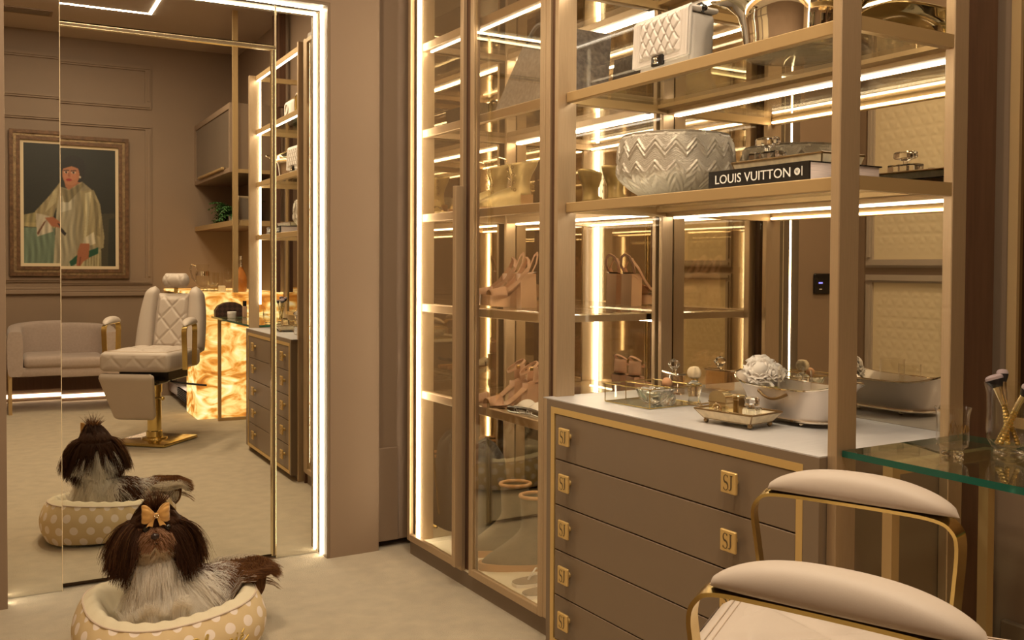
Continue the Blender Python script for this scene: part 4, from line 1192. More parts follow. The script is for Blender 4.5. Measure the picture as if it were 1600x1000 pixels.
# grey monogram tote on top shelf
t = thing('grey_tote', 'big grey patterned tote bag on the second-highest wardrobe shelf', 'handbag', (1.92, 2.95, SH_Z[3]))
MB().prism([(1.80, 2.66, SH_Z[3] + .001), (1.80, 3.17, SH_Z[3] + .001), (1.86, 3.05, SH_Z[3] + .25), (1.86, 2.72, SH_Z[3] + .25)], (.16, 0, 0)).build('bag_body', 'grey_canvas', t, smooth=False)
for dx in (0, .12):
    b = MB().tube([(1.83 + dx, 2.80 + .17 * i / 12, SH_Z[3] + .245 + .05 * math.sin(PI * i / 12)) for i in range(13)], .007, 6); b.build('handle', 'black_matte', t)
# wardrobe floor: crepe-soled boots, black bag, flip-flops
WZ = .0685
def crepe_boot(A, root):
    MB().prism([(x, y, 0) for x, y in sole_outline(.275, .080, .098)], (0, 0, .026)).build('sole', 'tan_sole', root, M4=A)
    def body(u, v):
        a = 2 * PI * u
        hx0, hx1 = .004, .262 - .150 * smooth_step(v * 1.55)
        if v > .62: hx1 = .112 + .012 * (v - .62)
        z = .026 + .25 * v ** 1.25
        cx, rx = (hx0 + hx1) / 2, (hx1 - hx0) / 2
        ry = .044 + .006 * v
        return (cx + rx * math.copysign(abs(math.cos(a)) ** .8, math.cos(a)), ry * math.sin(a), z)
    MB().grid(body, 30, 22, cu=True).build('upper', 'olive', root, M4=A, ang=80)
    MB().tube([(.058 + .060 * math.cos(2 * PI * i / 24), .052 * math.sin(2 * PI * i / 24), .276) for i in range(24)], .007, 8, closed=True).build('cuff', 'tan_sole', root, M4=A)
for x, y, a, lab in ((1.98, 3.02, 150, 'grey suede boot with tan crepe sole, behind the flip-flops'), (2.02, 3.24, 160, 'grey suede boot with tan crepe sole, nearer the black bag')):
    t = thing('suede_boot', lab, 'shoe', (x, y, WZ), 'grey suede boots'); crepe_boot(shoe_M(x, y, WZ, math.radians(a)), t)
t = thing('black_bag', 'slouchy black leather bag with gold chain on the wardrobe floor', 'handbag', (1.95, 3.46, WZ))
def blk(u, v):
    a = 2 * PI * u; k = 1 - .35 * v ** 2; e = min(1, (max(0.0, 1 - v) * 6)) ** .5
    return (1.95 + .075 * k * e * math.copysign(abs(math.cos(a)) ** .6, math.cos(a)), 3.47 + .115 * k * e * math.copysign(abs(math.sin(a)) ** .6, math.sin(a)), WZ + .42 * v + .012 * math.sin(5 * a) * v)
MB().grid(blk, 36, 20, cu=True).build('bag_body', 'black_matte', t, ang=80)
b = MB().tube([(1.87, 3.40 + .012 * k, WZ + .40 - .05 * k + .012 * (k % 2)) for k in range(8)], .005, 6); b.tube([(1.84, 3.36, WZ + .01), (1.82, 3.42, WZ + .012), (1.85, 3.50, WZ + .01)], .006, 6)
b.build('chain', 'gold_shine', t)
for x, y, a, lab in ((1.985, 2.905, 178, 'grey rubber flip-flop with white strap, farther from the door edge'), (1.955, 2.795, 180, 'grey rubber flip-flop with white strap, nearest the door edge')):
    t = thing('flip_flop', lab, 'shoe', (x, y, WZ), 'grey flip-flops'); A = shoe_M(x, y, WZ, math.radians(a))
    MB().prism([(px, py, 0) for px, py in sole_outline(.235, .068, .088)], (0, 0, .012)).build('sole', 'white', t, M4=A)
    MB().prism([(px * .985 + .002, py * .97, .012) for px, py in sole_outline(.235, .068, .088)], (0, 0, .003)).build('footbed', 'rubber', t, M4=A)
    b = MB()
    for s_ in (-1, 1): b.tube([(.175, 0, .016), (.165, 0, .030), (.13, s_ * .022, .045), (.09, s_ * .036, .030), (.085, s_ * .037, .014)], .0038, 8)
    b.build('strap', 'ink_white', t, M4=A)

# ------------------------------------------------------------------ dog bed
BC = Vector((.628, 3.135)); BA, BBB = .285, .258
t = thing('dog_bed', 'cream polka-dot oval dog bed with gold embroidered name', 'dog bed', (BC.x, BC.y, 0))
NS = 34
def ringrad(a):
    n_ = 2.5
    c, s_ = math.cos(a), math.sin(a)
    return (abs(c / BA) ** n_ + abs(s_ / BBB) ** n_) ** (-1 / n_)
def seamz(a): return .160 + .012 * math.cos(2 * a + .8) + .010 * math.sin(a)
def bed_out(u, v):
    a = 2 * PI * u; r0 = ringrad(a)
    ph = v * PI / 2 * 1.18 - .55
    zz_ = .012 + (seamz(a) - .012) * v
    bul = math.cos((v - .45) * 2.1)
    r = r0 - .055 + .055 * bul
    puck = .0022 * math.sin(a * 30) * v ** 3
    return (BC.x + (r + puck) * math.cos(a), BC.y + (r + puck) * math.sin(a), zz_)
MB().grid(bed_out, 160, 18, cu=True, uv=lambda u, v: (u * 26, v * 3.3 + .15)).build('outer_bolster', 'polka', t, ang=80)
def bed_in(u, v):
    a = 2 * PI * u; r0 = ringrad(a) - .055 + .055 * math.cos(.55 * 2.1)
    r = r0 - .115 * v
    z = seamz(a) + .016 * math.sin(PI * min(1, v * 1.6)) - .085 * smooth_step((v - .25) / .75) + .003 * math.sin(a * 26) * math.sin(PI * v)
    return (BC.x + r * math.cos(a), BC.y + r * math.sin(a), z)
MB().grid(bed_in, 160, 14, cu=True).build('inner_bolster', 'bed_inner', t, ang=80)
b = MB().tube([tuple(Vector(bed_in(i / 120, 0)) + Vector((0, 0, .001))) for i in range(120)], .003, 6, closed=True); b.build('seam_piping', 'piping', t)
def bed_fl(u, v):
    a = 2 * PI * u; r = (ringrad(a) - .15) * (1 - v)
    return (BC.x + r * math.cos(a), BC.y + r * math.sin(a), .090 + .015 * v)
MB().grid(bed_fl, 60, 8, cu=True).build('cushion', 'bed_inner', t, ang=80)
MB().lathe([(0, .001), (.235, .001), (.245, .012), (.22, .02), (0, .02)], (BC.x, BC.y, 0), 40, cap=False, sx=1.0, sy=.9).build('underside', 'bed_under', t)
# embroidered script on the front
def on_bed(s_, h):
    """s_ metres along the rim from the start angle, h height 0..1"""
    a = math.radians(-82) + s_ / .285
    p = Vector(bed_out((a / (2 * PI)) % 1, h)); c = Vector((BC.x, BC.y, p.z)); return tuple(p + (p - c).normalized() * .002)
SCRIPT = [  # strokes in letter units: x right, y up
    [(1.25, 2.0), (1.05, 2.35), (.7, 2.3), (.35, 1.7), (.2, .9), (.4, .2), (.9, 0), (1.4, .35)],
    [(1.4, .35), (1.75, 1.2), (2.1, 2.2), (2.15, 2.5), (1.95, 2.4), (1.75, 1.5), (1.6, .1), (1.85, .8), (2.15, 1.05), (2.25, .7), (2.2, .2), (2.4, .05), (2.65, .4)],
    [(2.65, .4), (3.0, .75), (3.05, 1.0), (2.85, 1.05), (2.7, .6), (2.8, .15), (3.1, .1), (3.4, .5)],
    [(3.4, .5), (3.6, 1.0), (3.75, .95), (3.65, .4), (3.75, .1), (3.95, .5), (4.2, 1.0), (4.4, .95)],
    [(4.4, .95), (4.35, .4), (4.45, .08), (4.7, .45), (4.85, 1.0), (4.8, .4), (4.95, .1), (5.2, .5)],
    [(4.95, 1.45), (5.0, 1.55)],
    [(5.2, .5), (5.5, .75), (5.55, 1.0), (5.35, 1.05), (5.2, .6), (5.35, .15), (5.7, .1), (6.2, .6)],
    [(5.4, 1.3), (5.75, 1.7)]]
b = MB()
for st in SCRIPT:
    P = []
    for i in range(len(st) - 1):
        p0 = st[max(i - 1, 0)]; p1 = st[i]; p2 = st[i + 1]; p3 = st[min(i + 2, len(st) - 1)]
        for k in range(5):
            s_ = k / 5
            P.append(tuple(.5 * (2 * p1[c] + (p2[c] - p0[c]) * s_ + (2 * p0[c] - 5 * p1[c] + 4 * p2[c] - p3[c]) * s_ ** 2 + (3 * p1[c] - p0[c] - 3 * p2[c] + p3[c]) * s_ ** 3) for c in (0, 1)))
    P.append(st[-1])
    b.tube([on_bed(-.048 + x * .033, .36 + y * .15) for x, y in P], .0024, 6)
b.build('embroidery', 'thread', t)

# ------------------------------------------------------------------ the dog
ELL = [  # centre, radii
    ((.598, 3.120, .175), (.088, .080, .095)),      # chest
    ((.580, 3.080, .125), (.075, .060, .055)),      # front
    ((.690, 3.150, .165), (.110, .082, .078)),      # barrel
    ((.800, 3.165, .158), (.095, .085, .072)),      # loin
    ((.865, 3.170, .150), (.070, .075, .060)),      # rump
    ((.582, 3.112, .280), (.060, .056, .075)),      # neck
    ((.576, 3.100, .385), (.078, .074, .073)),      # skull
    ((.562, 3.038, .378), (.038, .036, .032)),      # muzzle
    ((.545, 3.040, .105), (.030, .060, .022)),      # paws
    ((.620, 3.030, .105), (.030, .060, .022)),
]
EC = np.array([e[0] for e in ELL]); ER = np.array([e[1] for e in ELL])
b = MB()
for c, r in ELL: b.ball(c, r, 24, 16)
b.tube([(.60, 3.13, .2), (.582, 3.113, .29), (.577, 3.103, .37)], [.06, .055, .055], 16)
tmp = b.build('dog_tmp', 'skin', smooth=False)
rm = tmp.modifiers.new('r', 'REMESH'); rm.mode = 'VOXEL'; rm.voxel_size = .008
sm = tmp.modifiers.new('s', 'SMOOTH'); sm.iterations = 3
dg = bpy.context.evaluated_depsgraph_get(); dg.update()
me = bpy.data.meshes.new_from_object(tmp.evaluated_get(dg)); me.name = 'dog'
bpy.data.objects.remove(tmp)
me.polygons.foreach_set('use_smooth', [True] * len(me.polygons))
dvx = np.zeros(len(me.vertices) * 3, np.float32); me.vertices.foreach_get('co', dvx); dvx = dvx.reshape(-1, 3)
dcl = np.ones((len(dvx), 4), np.float32); dcl[:, :3] = (.88, .80, .70)
dcl[(dvx[:, 0] > .745) | (dvx[:, 2] > .335), :3] = (.075, .035, .018)
dcl[(np.abs(dvx[:, 0] - .562) < .045) & (dvx[:, 1] < 3.075) & (dvx[:, 2] > .33) & (dvx[:, 2] < .405), :3] = (.30, .15, .08)
me.color_attributes.new('Col', 'FLOAT_COLOR', 'POINT').data.foreach_set('color', dcl.reshape(-1))
me.materials.clear(); me.materials.append(attr_mat('dog_coat', .8))
dog = bpy.data.objects.new('dog', me); COL.objects.link(dog)
tag(dog, 'long-haired brown and white small dog with gold bow lying in the dog bed', 'dog')
MB().ball((.556, 3.0025, .393), (.0125, .009, .0095), 14, 10).build('nose', 'nose', dog)
for s_ in (-1, 1):
    MB().ball((.567 + s_ * .030, 3.033, .408), .0105, 14, 10).build('eye', 'eye', dog)
b = MB().tube([(.556, 3.0035, .383), (.556, 3.003, .372), (.545, 3.007, .366), (.532, 3.018, .364)], .0022, 6); b.tube([(.556, 3.003, .372), (.567, 3.006, .366), (.581, 3.016, .364)], .0022, 6)
b.build('mouth', 'nose', dog)

def sdf(P):
    q = (P[:, None, :] - EC[None]) / ER[None]
    d = (np.linalg.norm(q, axis=2) - 1) * ER.min(axis=1)[None]
    i = d.argmin(1)
    g = q[np.arange(len(P)), i] / ER[i]
    g /= np.linalg.norm(g, axis=1)[:, None] + 1e-9
    return d[np.arange(len(P)), i], g, i
def nrm(v): return v / (np.linalg.norm(v, axis=1)[:, None] + 1e-9)
NH = 72000
area = np.array([r[0] * r[1] + r[1] * r[2] + r[0] * r[2] for _, r in ELL]); area[6] *= 2.2; area[7] *= 2.5; area[0] *= 1.3
pick = RNG.choice(len(ELL), NH, p=area / area.sum())
dv = nrm(RNG.normal(size=(NH, 3)))
P0 = EC[pick] + dv * ER[pick]
keep = np.ones(NH, bool)
for j in range(len(ELL)):
    q = np.linalg.norm((P0 - EC[j]) / ER[j], axis=1)
    keep &= ~((q < .97) & (pick != j))
P0 = P0[keep]; idx = pick[keep]; N0 = nrm((P0 - EC[idx]) / ER[idx] ** 2); n = len(P0)
jit = RNG.normal(size=(n, 3)) * .22
length = np.full(n, .060); grav = np.full(n, .5); colr = np.zeros((n, 3)); out = np.full(n, .55)
BROWN = np.array([.075, .030, .014]); RUST = np.array([.23, .105, .04]); TAN = np.array([.50, .29, .18]); WHITE = np.array([.97, .93, .87]); CREAM = np.array([.86, .76, .62])
flow = np.zeros((n, 3))
hd = np.isin(idx, (6, 7))
HX, HY, HZ = .576, 3.100, .385
rel = P0 - np.array([HX, HY, HZ])
# --- body
bd = ~hd
x = P0[:, 0] + .02 * RNG.normal(size=n); zz_ = P0[:, 2]; y = P0[:, 1]
colr[:] = WHITE
white_front = (x < .672)
brown1 = (x >= .672) & (x < .735) & (y > 3.12) & (zz_ > .15)
mid_white = (x >= .66) & (x < .745)
rump = x >= .745
colr[bd & rump] = RUST * 1.05
colr[bd & rump & (RNG.random(n) < .25)] = BROWN * 1.8
colr[bd & (x > .70) & (x < .80) & (RNG.random(n) < .55)] = WHITE
colr[bd & brown1] = BROWN * 1.5
colr[bd & rump & (y > 3.22)] = CREAM * .8
fl = np.stack([np.where(x < .66, (x - .60) * 3, .9), np.where(x < .66, -.45 * (y < 3.14), (y - 3.155) * 5), -1.0 * np.ones(n)], 1)
flow[bd] = nrm(fl[bd]); length[bd] = np.where(x[bd] < .66, .085, .080); grav[bd] = .55
length[bd & np.isin(idx, (8, 9))] = .055
end_ = bd & (P0[:, 0] > .84); length[end_] = .06; grav[end_] = .40; out[end_] = .8; fl[end_] = [.8, .15, -.45]; flow[end_] = nrm(fl[end_])
# brown neck sides under ears
# --- head
front = rel[:, 1] < -.035
up = rel[:, 2]
side = np.abs(rel[:, 0] + .012)
colr[hd] = BROWN
muz = idx == 7
face = hd & (rel[:, 1] < -.030) & (up < .010) & (side < .045)
colr[face | muz] = TAN
colr[(face | muz) & (RNG.random(n) < .35)] = RUST
chin = (muz & (P0[:, 2] < .360)) | (hd & (rel[:, 1] < -.02) & (up < -.035) & (side < .035))
colr[chin] = CREAM
knot = np.array([.570, 3.065, .458])
tophair = hd & (up > .022) & ~muz
tk = nrm(knot[None] - P0)
flow[tophair] = nrm(tk[tophair] * 1.0 + N0[tophair] * .04)
jit[tophair] *= .35
length[tophair] = np.minimum(.095, np.linalg.norm(knot[None] - P0, axis=1)[tophair] * .95)
out[tophair] = .04; grav[tophair] = 0.0; jit[tophair] *= .5
sidehair = hd & ~tophair & ~muz & ~face
sgn = np.sign(rel[:, 0] + .0)
fs = np.stack([sgn * .45, np.where(rel[:, 1] > 0, .25, -.15), -np.ones(n)], 1)
flow[sidehair] = nrm(fs[sidehair]); length[sidehair] = .105; grav[sidehair] = .75; out[sidehair] = np.where(up[sidehair] > -.01, .35, .7)
back = hd & (rel[:, 1] > .045) & (up < -.005)
colr[back] = WHITE; length[back] = .09
length[face] = .030; flow[face] = nrm(np.stack([sgn * .6, -.3 * np.ones(n), -.9 * np.ones(n)], 1))[face]; out[face] = .35
length[muz] = .024; flow[muz] = nrm(np.stack([np.sign(P0[:, 0] - .559) * .8, .1 * np.ones(n), -.9 * np.ones(n)], 1))[muz]; out[muz] = .30
nearnose = np.linalg.norm(P0 - np.array([.556, 3.0025, .391]), axis=1) < .017
length[nearnose] = .004
neye = np.minimum(np.linalg.norm(P0 - np.array([.537, 3.033, .408]), axis=1), np.linalg.norm(P0 - np.array([.597, 3.033, .408]), axis=1)) < .016
length[neye] = .006
# ears: extra strands from two lines on the skull sides
def extra(Pe, Ne, L_, fl_, c, g, o):
    global P0, N0, length, flow, colr, grav, out, n, jit
    k = len(Pe)
    P0 = np.vstack([P0, Pe]); N0 = np.vstack([N0, Ne]); length = np.concatenate([length, L_]); flow = np.vstack([flow, nrm(fl_)])
    colr = np.vstack([colr, c]); grav = np.concatenate([grav, np.full(k, g)]); out = np.concatenate([out, np.full(k, o)])
    jit = np.vstack([jit, RNG.normal(size=(k, 3)) * .18]); n += k
for s_ in (-1, 1):
    k = 4200; u = RNG.random(k)
    Pe = np.stack([HX + s_ * (.064 + .012 * RNG.random(k)), HY - .040 + .075 * u, HZ + .035 - .040 * RNG.random(k)], 1)
    Ne = np.tile([s_ * 1.0, -.15, .25], (k, 1)); c = np.tile(BROWN, (k, 1)); c[RNG.random(k) < .18] = RUST * .8
    extra(Pe, nrm(Ne), .085 + .045 * RNG.random(k), np.stack([s_ * .32 * np.ones(k), -.10 + .2 * u, -np.ones(k)], 1), c, .9, .75)
k = 260; a = RNG.random(k) * 2 * PI; rr = np.sqrt(RNG.random(k))
Pe = knot[None] + np.stack([.010 * rr * np.cos(a), .010 * rr * np.sin(a), np.zeros(k)], 1)
c = np.tile(BROWN * 1.2, (k, 1)); c[RNG.random(k) < .3] = RUST
extra(Pe, np.tile([0, 0, 1.0], (k, 1)), .035 + .035 * RNG.random(k), np.stack([.9 * rr * np.cos(a) - .1, .8 * rr * np.sin(a) + .15, np.ones(k)], 1), c, .25, .1)
# tail plume at the rump
k = 700; a = RNG.random(k) * 2 * PI; u = RNG.random(k)
Pe = np.stack([.885 + .02 * u + .02 * np.cos(a), 3.175 + .05 * u + .02 * np.sin(a), .165 + .012 * np.sin(a)], 1)
c = np.tile(RUST, (k, 1)); c[RNG.random(k) < .3] = BROWN * 2
extra(Pe, nrm(np.stack([.5 * np.ones(k), .2 * np.sin(a), .6 * np.ones(k)], 1)), .035 + .02 * RNG.random(k), np.stack([.8 * np.ones(k), .5 * np.cos(a), -.35 * np.ones(k)], 1), c, .35, .4)
K = 9
pts = np.zeros((n, K, 3)); pts[:, 0] = P0
th_ = np.zeros(n, bool); th_[:len(tophair)] = tophair
length = np.where(th_, length * .97, length * (.75 + .5 * RNG.random(n)))
whi = colr.min(1) > .5
colr = np.clip(np.where(whi[:, None], colr * (.90 + .15 * RNG.random((n, 1))), colr * (.70 + .6 * RNG.random((n, 1)))), 0, 1)
wave = RNG.random((n, 1)) * 6.28; wdir = nrm(RNG.normal(size=(n, 3)))
# clumps: share some jitter among neighbours
cell = (np.floor(P0 / .014) @ np.array([73.1, 157.7, 311.3])).astype(np.int64) % 997
cj = RNG.normal(size=(997, 3)) * .28; jit = jit * .55 + cj[cell]
zr_ = .028 * RNG.random(n)
for s_ in range(1, K):
    tt = s_ / (K - 1)
    w_n = (out * (1 - tt) ** 1.5)[:, None]
    d = N0 * w_n + flow * (1 - w_n * .6) + np.array([0, 0, -1.0]) * (grav * tt)[:, None] + jit * .5 + wdir * .18 * np.sin(wave + tt * 7)
    p = pts[:, s_ - 1] + nrm(d) * (length / (K - 1))[:, None]
    for _ in range(2):
        dist, g, _i = sdf(p)
        push = np.clip(.004 - dist, 0, .03)
        p = p + g * push[:, None]
    p[:, 2] = np.maximum(p[:, 2], .086)
    # stay above the bolster
    rx, ry = p[:, 0] - BC.x, p[:, 1] - BC.y
    an = np.arctan2(ry, rx); rad = np.hypot(rx, ry)
    rr0 = (np.abs(np.cos(an) / BA) ** 2.5 + np.abs(np.sin(an) / BBB) ** 2.5) ** (-1 / 2.5)
    ov = np.clip((rad - (rr0 - .135)) / .06, 0, 1)
    zmin = .100 + .092 * ov + zr_
    p[:, 2] = np.where(rad < rr0 + .03, np.maximum(p[:, 2], zmin), p[:, 2])
    pts[:, s_] = p
hc = bpy.data.hair_curves.new('fur')
hc.add_curves([K] * n)
hc.points.foreach_set('position', pts.reshape(-1).astype(np.float32))
rad = np.tile(np.linspace(.00075, .00025, K), n).astype(np.float32)
ra = hc.attributes.get('radius') or hc.attributes.new('radius', 'FLOAT', 'POINT')
ra.data.foreach_set('value', rad)
ca = hc.attributes.new('fur_color', 'FLOAT_COLOR', 'CURVE')
ca.data.foreach_set('color', np.hstack([colr, np.ones((n, 1))]).reshape(-1).astype(np.float32))
hc.materials.append(M['fur'])
ho = bpy.data.objects.new('fur', hc); COL.objects.link(ho); attach(ho, dog); ho['kind'] = 'stuff'
# gold bow on the top-knot
BWC = Vector((.562, 3.022, .452))
bm_ = thing('bow', None, None, tuple(BWC)); 
b = MB()
def lobe(s_):
    def fn(u, v):
        xx = s_ * (.004 + .036 * u); wd = (.008 + .020 * math.sin(u * PI * .62)) * (2 * v - 1)
        return (BWC.x + xx, BWC.y - .010 * math.sin(PI * u) * (1 - abs(2 * v - 1) * .5) + .003 * math.sin(5 * v * PI) * u, BWC.z + wd + .006 * u)
    b.grid(fn, 10, 10)
    def fb(u, v):
        p = fn(u, v); return (p[0], BWC.y + .012 * math.sin(PI * u), p[2])
    b.grid(fb, 10, 10)
lobe(1); lobe(-1)
for s_ in (-1, 1):
    def tail(u, v, s_=s_):
        return (BWC.x + s_ * (.004 + .016 * u) + .013 * (v - .5) * (.5 + u) , BWC.y - .006 + .002 * math.sin(4 * u), BWC.z - .034 * u - (.006 * (1 - abs(2 * v - 1)) * (-1) if u > .99 else 0))
    b.grid(tail, 8, 6)
bpy.data.objects.remove(bm_)
bow = b.build('bow', 'bow', dog, ang=80, rec=False); sm = bow.modifiers.new('thick', 'SOLIDIFY'); sm.thickness = .001
MB().ball((BWC.x, BWC.y - .008, BWC.z), (.008, .007, .009)).build('bow_knot', 'bow', bow)
b = MB()
for i in range(6): b.ball((BWC.x + .005 * math.cos(i), BWC.y - .015, BWC.z + .005 * math.sin(i)), .0022, 8, 6)
b.build('rhinestone', 'chrome', bow)

# ------------------------------------------------------------------ far end of the room, seen in the mirrors
t = thing('tub_sofa', 'small pale mauve tub sofa on gold sled legs under the portrait', 'sofa', (.68, -1.05, 0))
SX0, SX1, SY0, SY1 = .27, 1.10, -1.36, -.74
def tubwall(u, v):
    """u round the U-shaped back, v across its thickness profile"""
    w_, dp, rr = (SX1 - SX0) / 2, SY1 - SY0, .26
    L1 = dp - rr; L2 = PI / 2 * rr; L3 = 2 * (w_ - rr); T = 2 * L1 + 2 * L2 + L3
    s_ = u * T; cx = (SX0 + SX1) / 2
    if s_ < L1: x, y, nx, ny = -w_, SY1 - s_, -1, 0
    elif s_ < L1 + L2:
        a = (s_ - L1) / rr; x = -w_ + rr - rr * math.cos(a); y = SY0 + rr - rr * math.sin(a); nx, ny = -math.cos(a), -math.sin(a)
    elif s_ < L1 + L2 + L3: x, y, nx, ny = -w_ + rr + (s_ - L1 - L2), SY0, 0, -1
    elif s_ < L1 + 2 * L2 + L3:
        a = (s_ - L1 - L2 - L3) / rr; x = w_ - rr + rr * math.sin(a); y = SY0 + rr - rr * math.cos(a); nx, ny = math.sin(a), -math.cos(a)
    else: x, y, nx, ny = w_, SY0 + rr + (s_ - L1 - 2 * L2 - L3), 1, 0
    top = .655 + .055 * math.sin(PI * u) ** 1.5
    a = 2 * PI * v; th = .055
    q = math.copysign(abs(math.cos(a)) ** .35, math.cos(a)); r_ = math.copysign(abs(math.sin(a)) ** .35, math.sin(a))
    zc, hz = (.30 + top) / 2, (top - .30) / 2
    k = 1.0
    return (cx + x - nx * th * (1 - q), y - ny * th * (1 - q), zc + hz * r_)
b = MB().grid(tubwall, 60, 28, cv=True)
for u in (0, 1):
    vs = [b.bm.verts.new(tubwall(u, j / 28)) for j in range(28)]; b.bm.faces.new(vs)
b._mark(0); b.build('back_shell', 'fabric', t, ang=50)
box('seat_base', SX0 + .06, SX1 - .06, SY0 + .05, SY1 - .01, .295, .37, 'fabric', t, bev=.012, seg=2)
b = MB(); cushion(b, SX0 + .112, SX1 - .112, SY0 + .11, SY1 + .005, .36, .455, .035); b.build('seat_cushion', 'fabric', t)
for x in (SX0 + .02, SX1 - .02):
    b = MB(); bars(b, [((x, SY1 - .02, .0125), (x, SY1 - .02, .295)), ((x, SY0 + .06, .0125), (x, SY0 + .06, .295)), ((x, SY0 + .085, .0125), (x, SY1 - .045, .0125))], .025); b.build('sled_leg', 'gold_matte', t, smooth=False)

# portrait
t = thing('portrait_painting', 'framed oil portrait of a dark-haired woman in a silvery robe', 'painting', (.76, YB, 1.70))
PX0, PX1, PZ0, PZ1 = .304, 1.257, 1.085, 2.335
def frame_ring(name, ins, w_, d, m_, bev=.006):
    b = MB(); x0, x1, z0, z1 = PX0 + ins, PX1 - ins, PZ0 + ins, PZ1 - ins
    for quad in (((x0, z0), (x1, z0), (x1 - w_, z0 + w_), (x0 + w_, z0 + w_)), ((x1, z0), (x1, z1), (x1 - w_, z1 - w_), (x1 - w_, z0 + w_)),
                 ((x1, z1), (x0, z1), (x0 + w_, z1 - w_), (x1 - w_, z1 - w_)), ((x0, z1), (x0, z0), (x0 + w_, z0 + w_), (x0 + w_, z1 - w_))):
        b.prism([(a, YB + .001, c) for a, c in quad], (0, d, 0))
    return b.build(name, m_, t, smooth=False)
frame_ring('outer_moulding', 0, .030, .055, 'frame_wood'); frame_ring('gilt_moulding', .030, .022, .040, 'frame_gilt'); frame_ring('inner_moulding', .052, .030, .048, 'frame_wood')
frame_ring('cream_liner', .082, .026, .026, 'mat_board')
NXc, NZc = 230, 300
ax, az = np.meshgrid((np.arange(NXc + 1)) / NXc, (np.arange(NZc + 1)) / NZc, indexing='ij')
cxp = 118 + ax * (703 - 118); cyp = 878 - az * (878 - 178)
img = np.zeros((NXc + 1, NZc + 1, 3)); img[:] = (34, 34, 24)
def pip(poly):
    ins = np.zeros(cxp.shape, bool); k = len(poly)
    for i in range(k):
        x0, y0 = poly[i]; x1, y1 = poly[(i + 1) % k]
        cnd = ((y0 > cyp) != (y1 > cyp)) & (cxp < (x1 - x0) * (cyp - y0) / (y1 - y0 + 1e-9) + x0)
        ins ^= cnd
    return ins
def fill(poly, c): img[pip(poly)] = c
def ell(x, y, rx, ry, c): img[((cxp - x) / rx) ** 2 + ((cyp - y) / ry) ** 2 < 1] = c
fill([(100, 668), (310, 672), (310, 880), (100, 880)], (112, 130, 108)); fill([(100, 600), (200, 578), (320, 640), (310, 672), (100, 664)], (150, 138, 96)); fill([(100, 640), (310, 645), (310, 672), (100, 664)], (172, 156, 108))
fill([(600, 562), (700, 556), (700, 880), (600, 880)], (66, 60, 42)); fill([(660, 590), (700, 585), (700, 880), (650, 880)], (40, 42, 30))
fill([(500, 780), (606, 760), (608, 880), (470, 880)], (176, 164, 124))
for k in range(6): fill([(505 + 18 * k, 790), (511 + 18 * k, 790), (509 + 18 * k, 880), (502 + 18 * k, 880)], (140, 128, 92))
fill([(335, 405), (400, 420), (485, 372), (560, 428), (600, 510), (615, 770), (500, 790), (470, 880), (300, 880), (312, 700), (322, 520)], (150, 138, 108))
fill([(330, 470), (440, 440), (445, 880), (300, 880), (315, 690)], (168, 158, 130)); fill([(350, 500), (420, 480), (420, 540), (352, 560)], (196, 188, 164))
fill([(345, 398), (278, 480), (188, 575), (198, 600), (300, 610), (330, 520)], (158, 142, 104)); fill([(300, 455), (330, 430), (318, 520), (250, 580)], (190, 176, 136))
fill([(192, 585), (275, 600), (300, 690), (200, 722)], (196, 184, 160)); fill([(240, 640), (262, 620), (205, 715), (200, 700)], (110, 70, 48))
fill([(470, 430), (560, 420), (602, 505), (628, 700), (622, 768), (545, 752), (485, 742), (500, 600)], (162, 148, 110))
fill([(505, 440), (545, 430), (530, 560), (508, 720), (492, 730), (508, 590)], (202, 190, 152)); fill([(560, 470), (585, 500), (600, 700), (575, 690)], (132, 118, 84)); fill([(488, 742), (505, 705), (560, 670), (572, 740), (540, 752)], (205, 194, 166))
fill([(355, 415), (400, 430), (490, 378), (495, 400), (400, 500), (372, 500)], (128, 116, 84))
fill([(250, 612), (300, 604), (352, 640), (345, 668), (290, 660)], (172, 104, 70)); fill([(325, 640), (352, 650), (384, 682), (376, 698), (345, 668)], (28, 16, 18))
fill([(402, 852), (450, 812), (588, 764), (588, 800), (470, 850), (412, 878)], (20, 78, 52)); fill([(472, 742), (532, 742), (526, 830), (490, 850), (470, 880), (446, 872), (455, 790)], (168, 102, 68)); fill([(470, 820), (478, 820), (470, 872), (462, 872)], (120, 66, 44))
fill([(372, 372), (468, 352), (474, 380), (400, 426), (380, 408)], (176, 112, 76))
ell(432, 285, 76, 64, (26, 18, 16)); ell(470, 330, 34, 48, (26, 18, 16))
ell(415, 333, 55, 66, (190, 124, 86)); fill([(360, 255), (480, 255), (478, 300), (420, 284), (365, 300)], (26, 18, 16))
ell(430, 345, 22, 20, (200, 128, 92)); ell(385, 345, 16, 18, (198, 128, 94))
for ex in (386, 432): ell(ex, 322, 15, 6, (230, 205, 180)); ell(ex, 322, 6.5, 6, (30, 20, 18)); fill([(ex - 18, 310), (ex + 18, 307), (ex + 18, 312), (ex - 18, 314)], (40, 24, 20))
fill([(398, 322), (405, 322), (412, 347), (396, 348)], (166, 100, 70)); ell(402, 366, 19, 6.5, (160, 42, 40)); ell(474, 348, 6, 8, (225, 215, 190))
robe = (img.sum(2) > 300) & (cyp > 372) & (img[..., 0] - img[..., 2] < 75)
img[robe] *= (1 + .16 * np.sin(cxp * .16 + 1.2 * np.sin(cyp * .021)) * np.sin(cyp * .013 + cxp * .02))[robe][:, None]
for _ in range(2):
    pad_ = np.pad(img, ((1, 1), (1, 1), (0, 0)), 'edge'); img = (pad_[:-2, 1:-1] + pad_[2:, 1:-1] + pad_[1:-1, :-2] + pad_[1:-1, 2:] + 2 * img) / 6
img += RNG.normal(size=img.shape[:2])[..., None] * 3
lin = .75 * np.clip(img / 255, 0, 1) ** 2.2
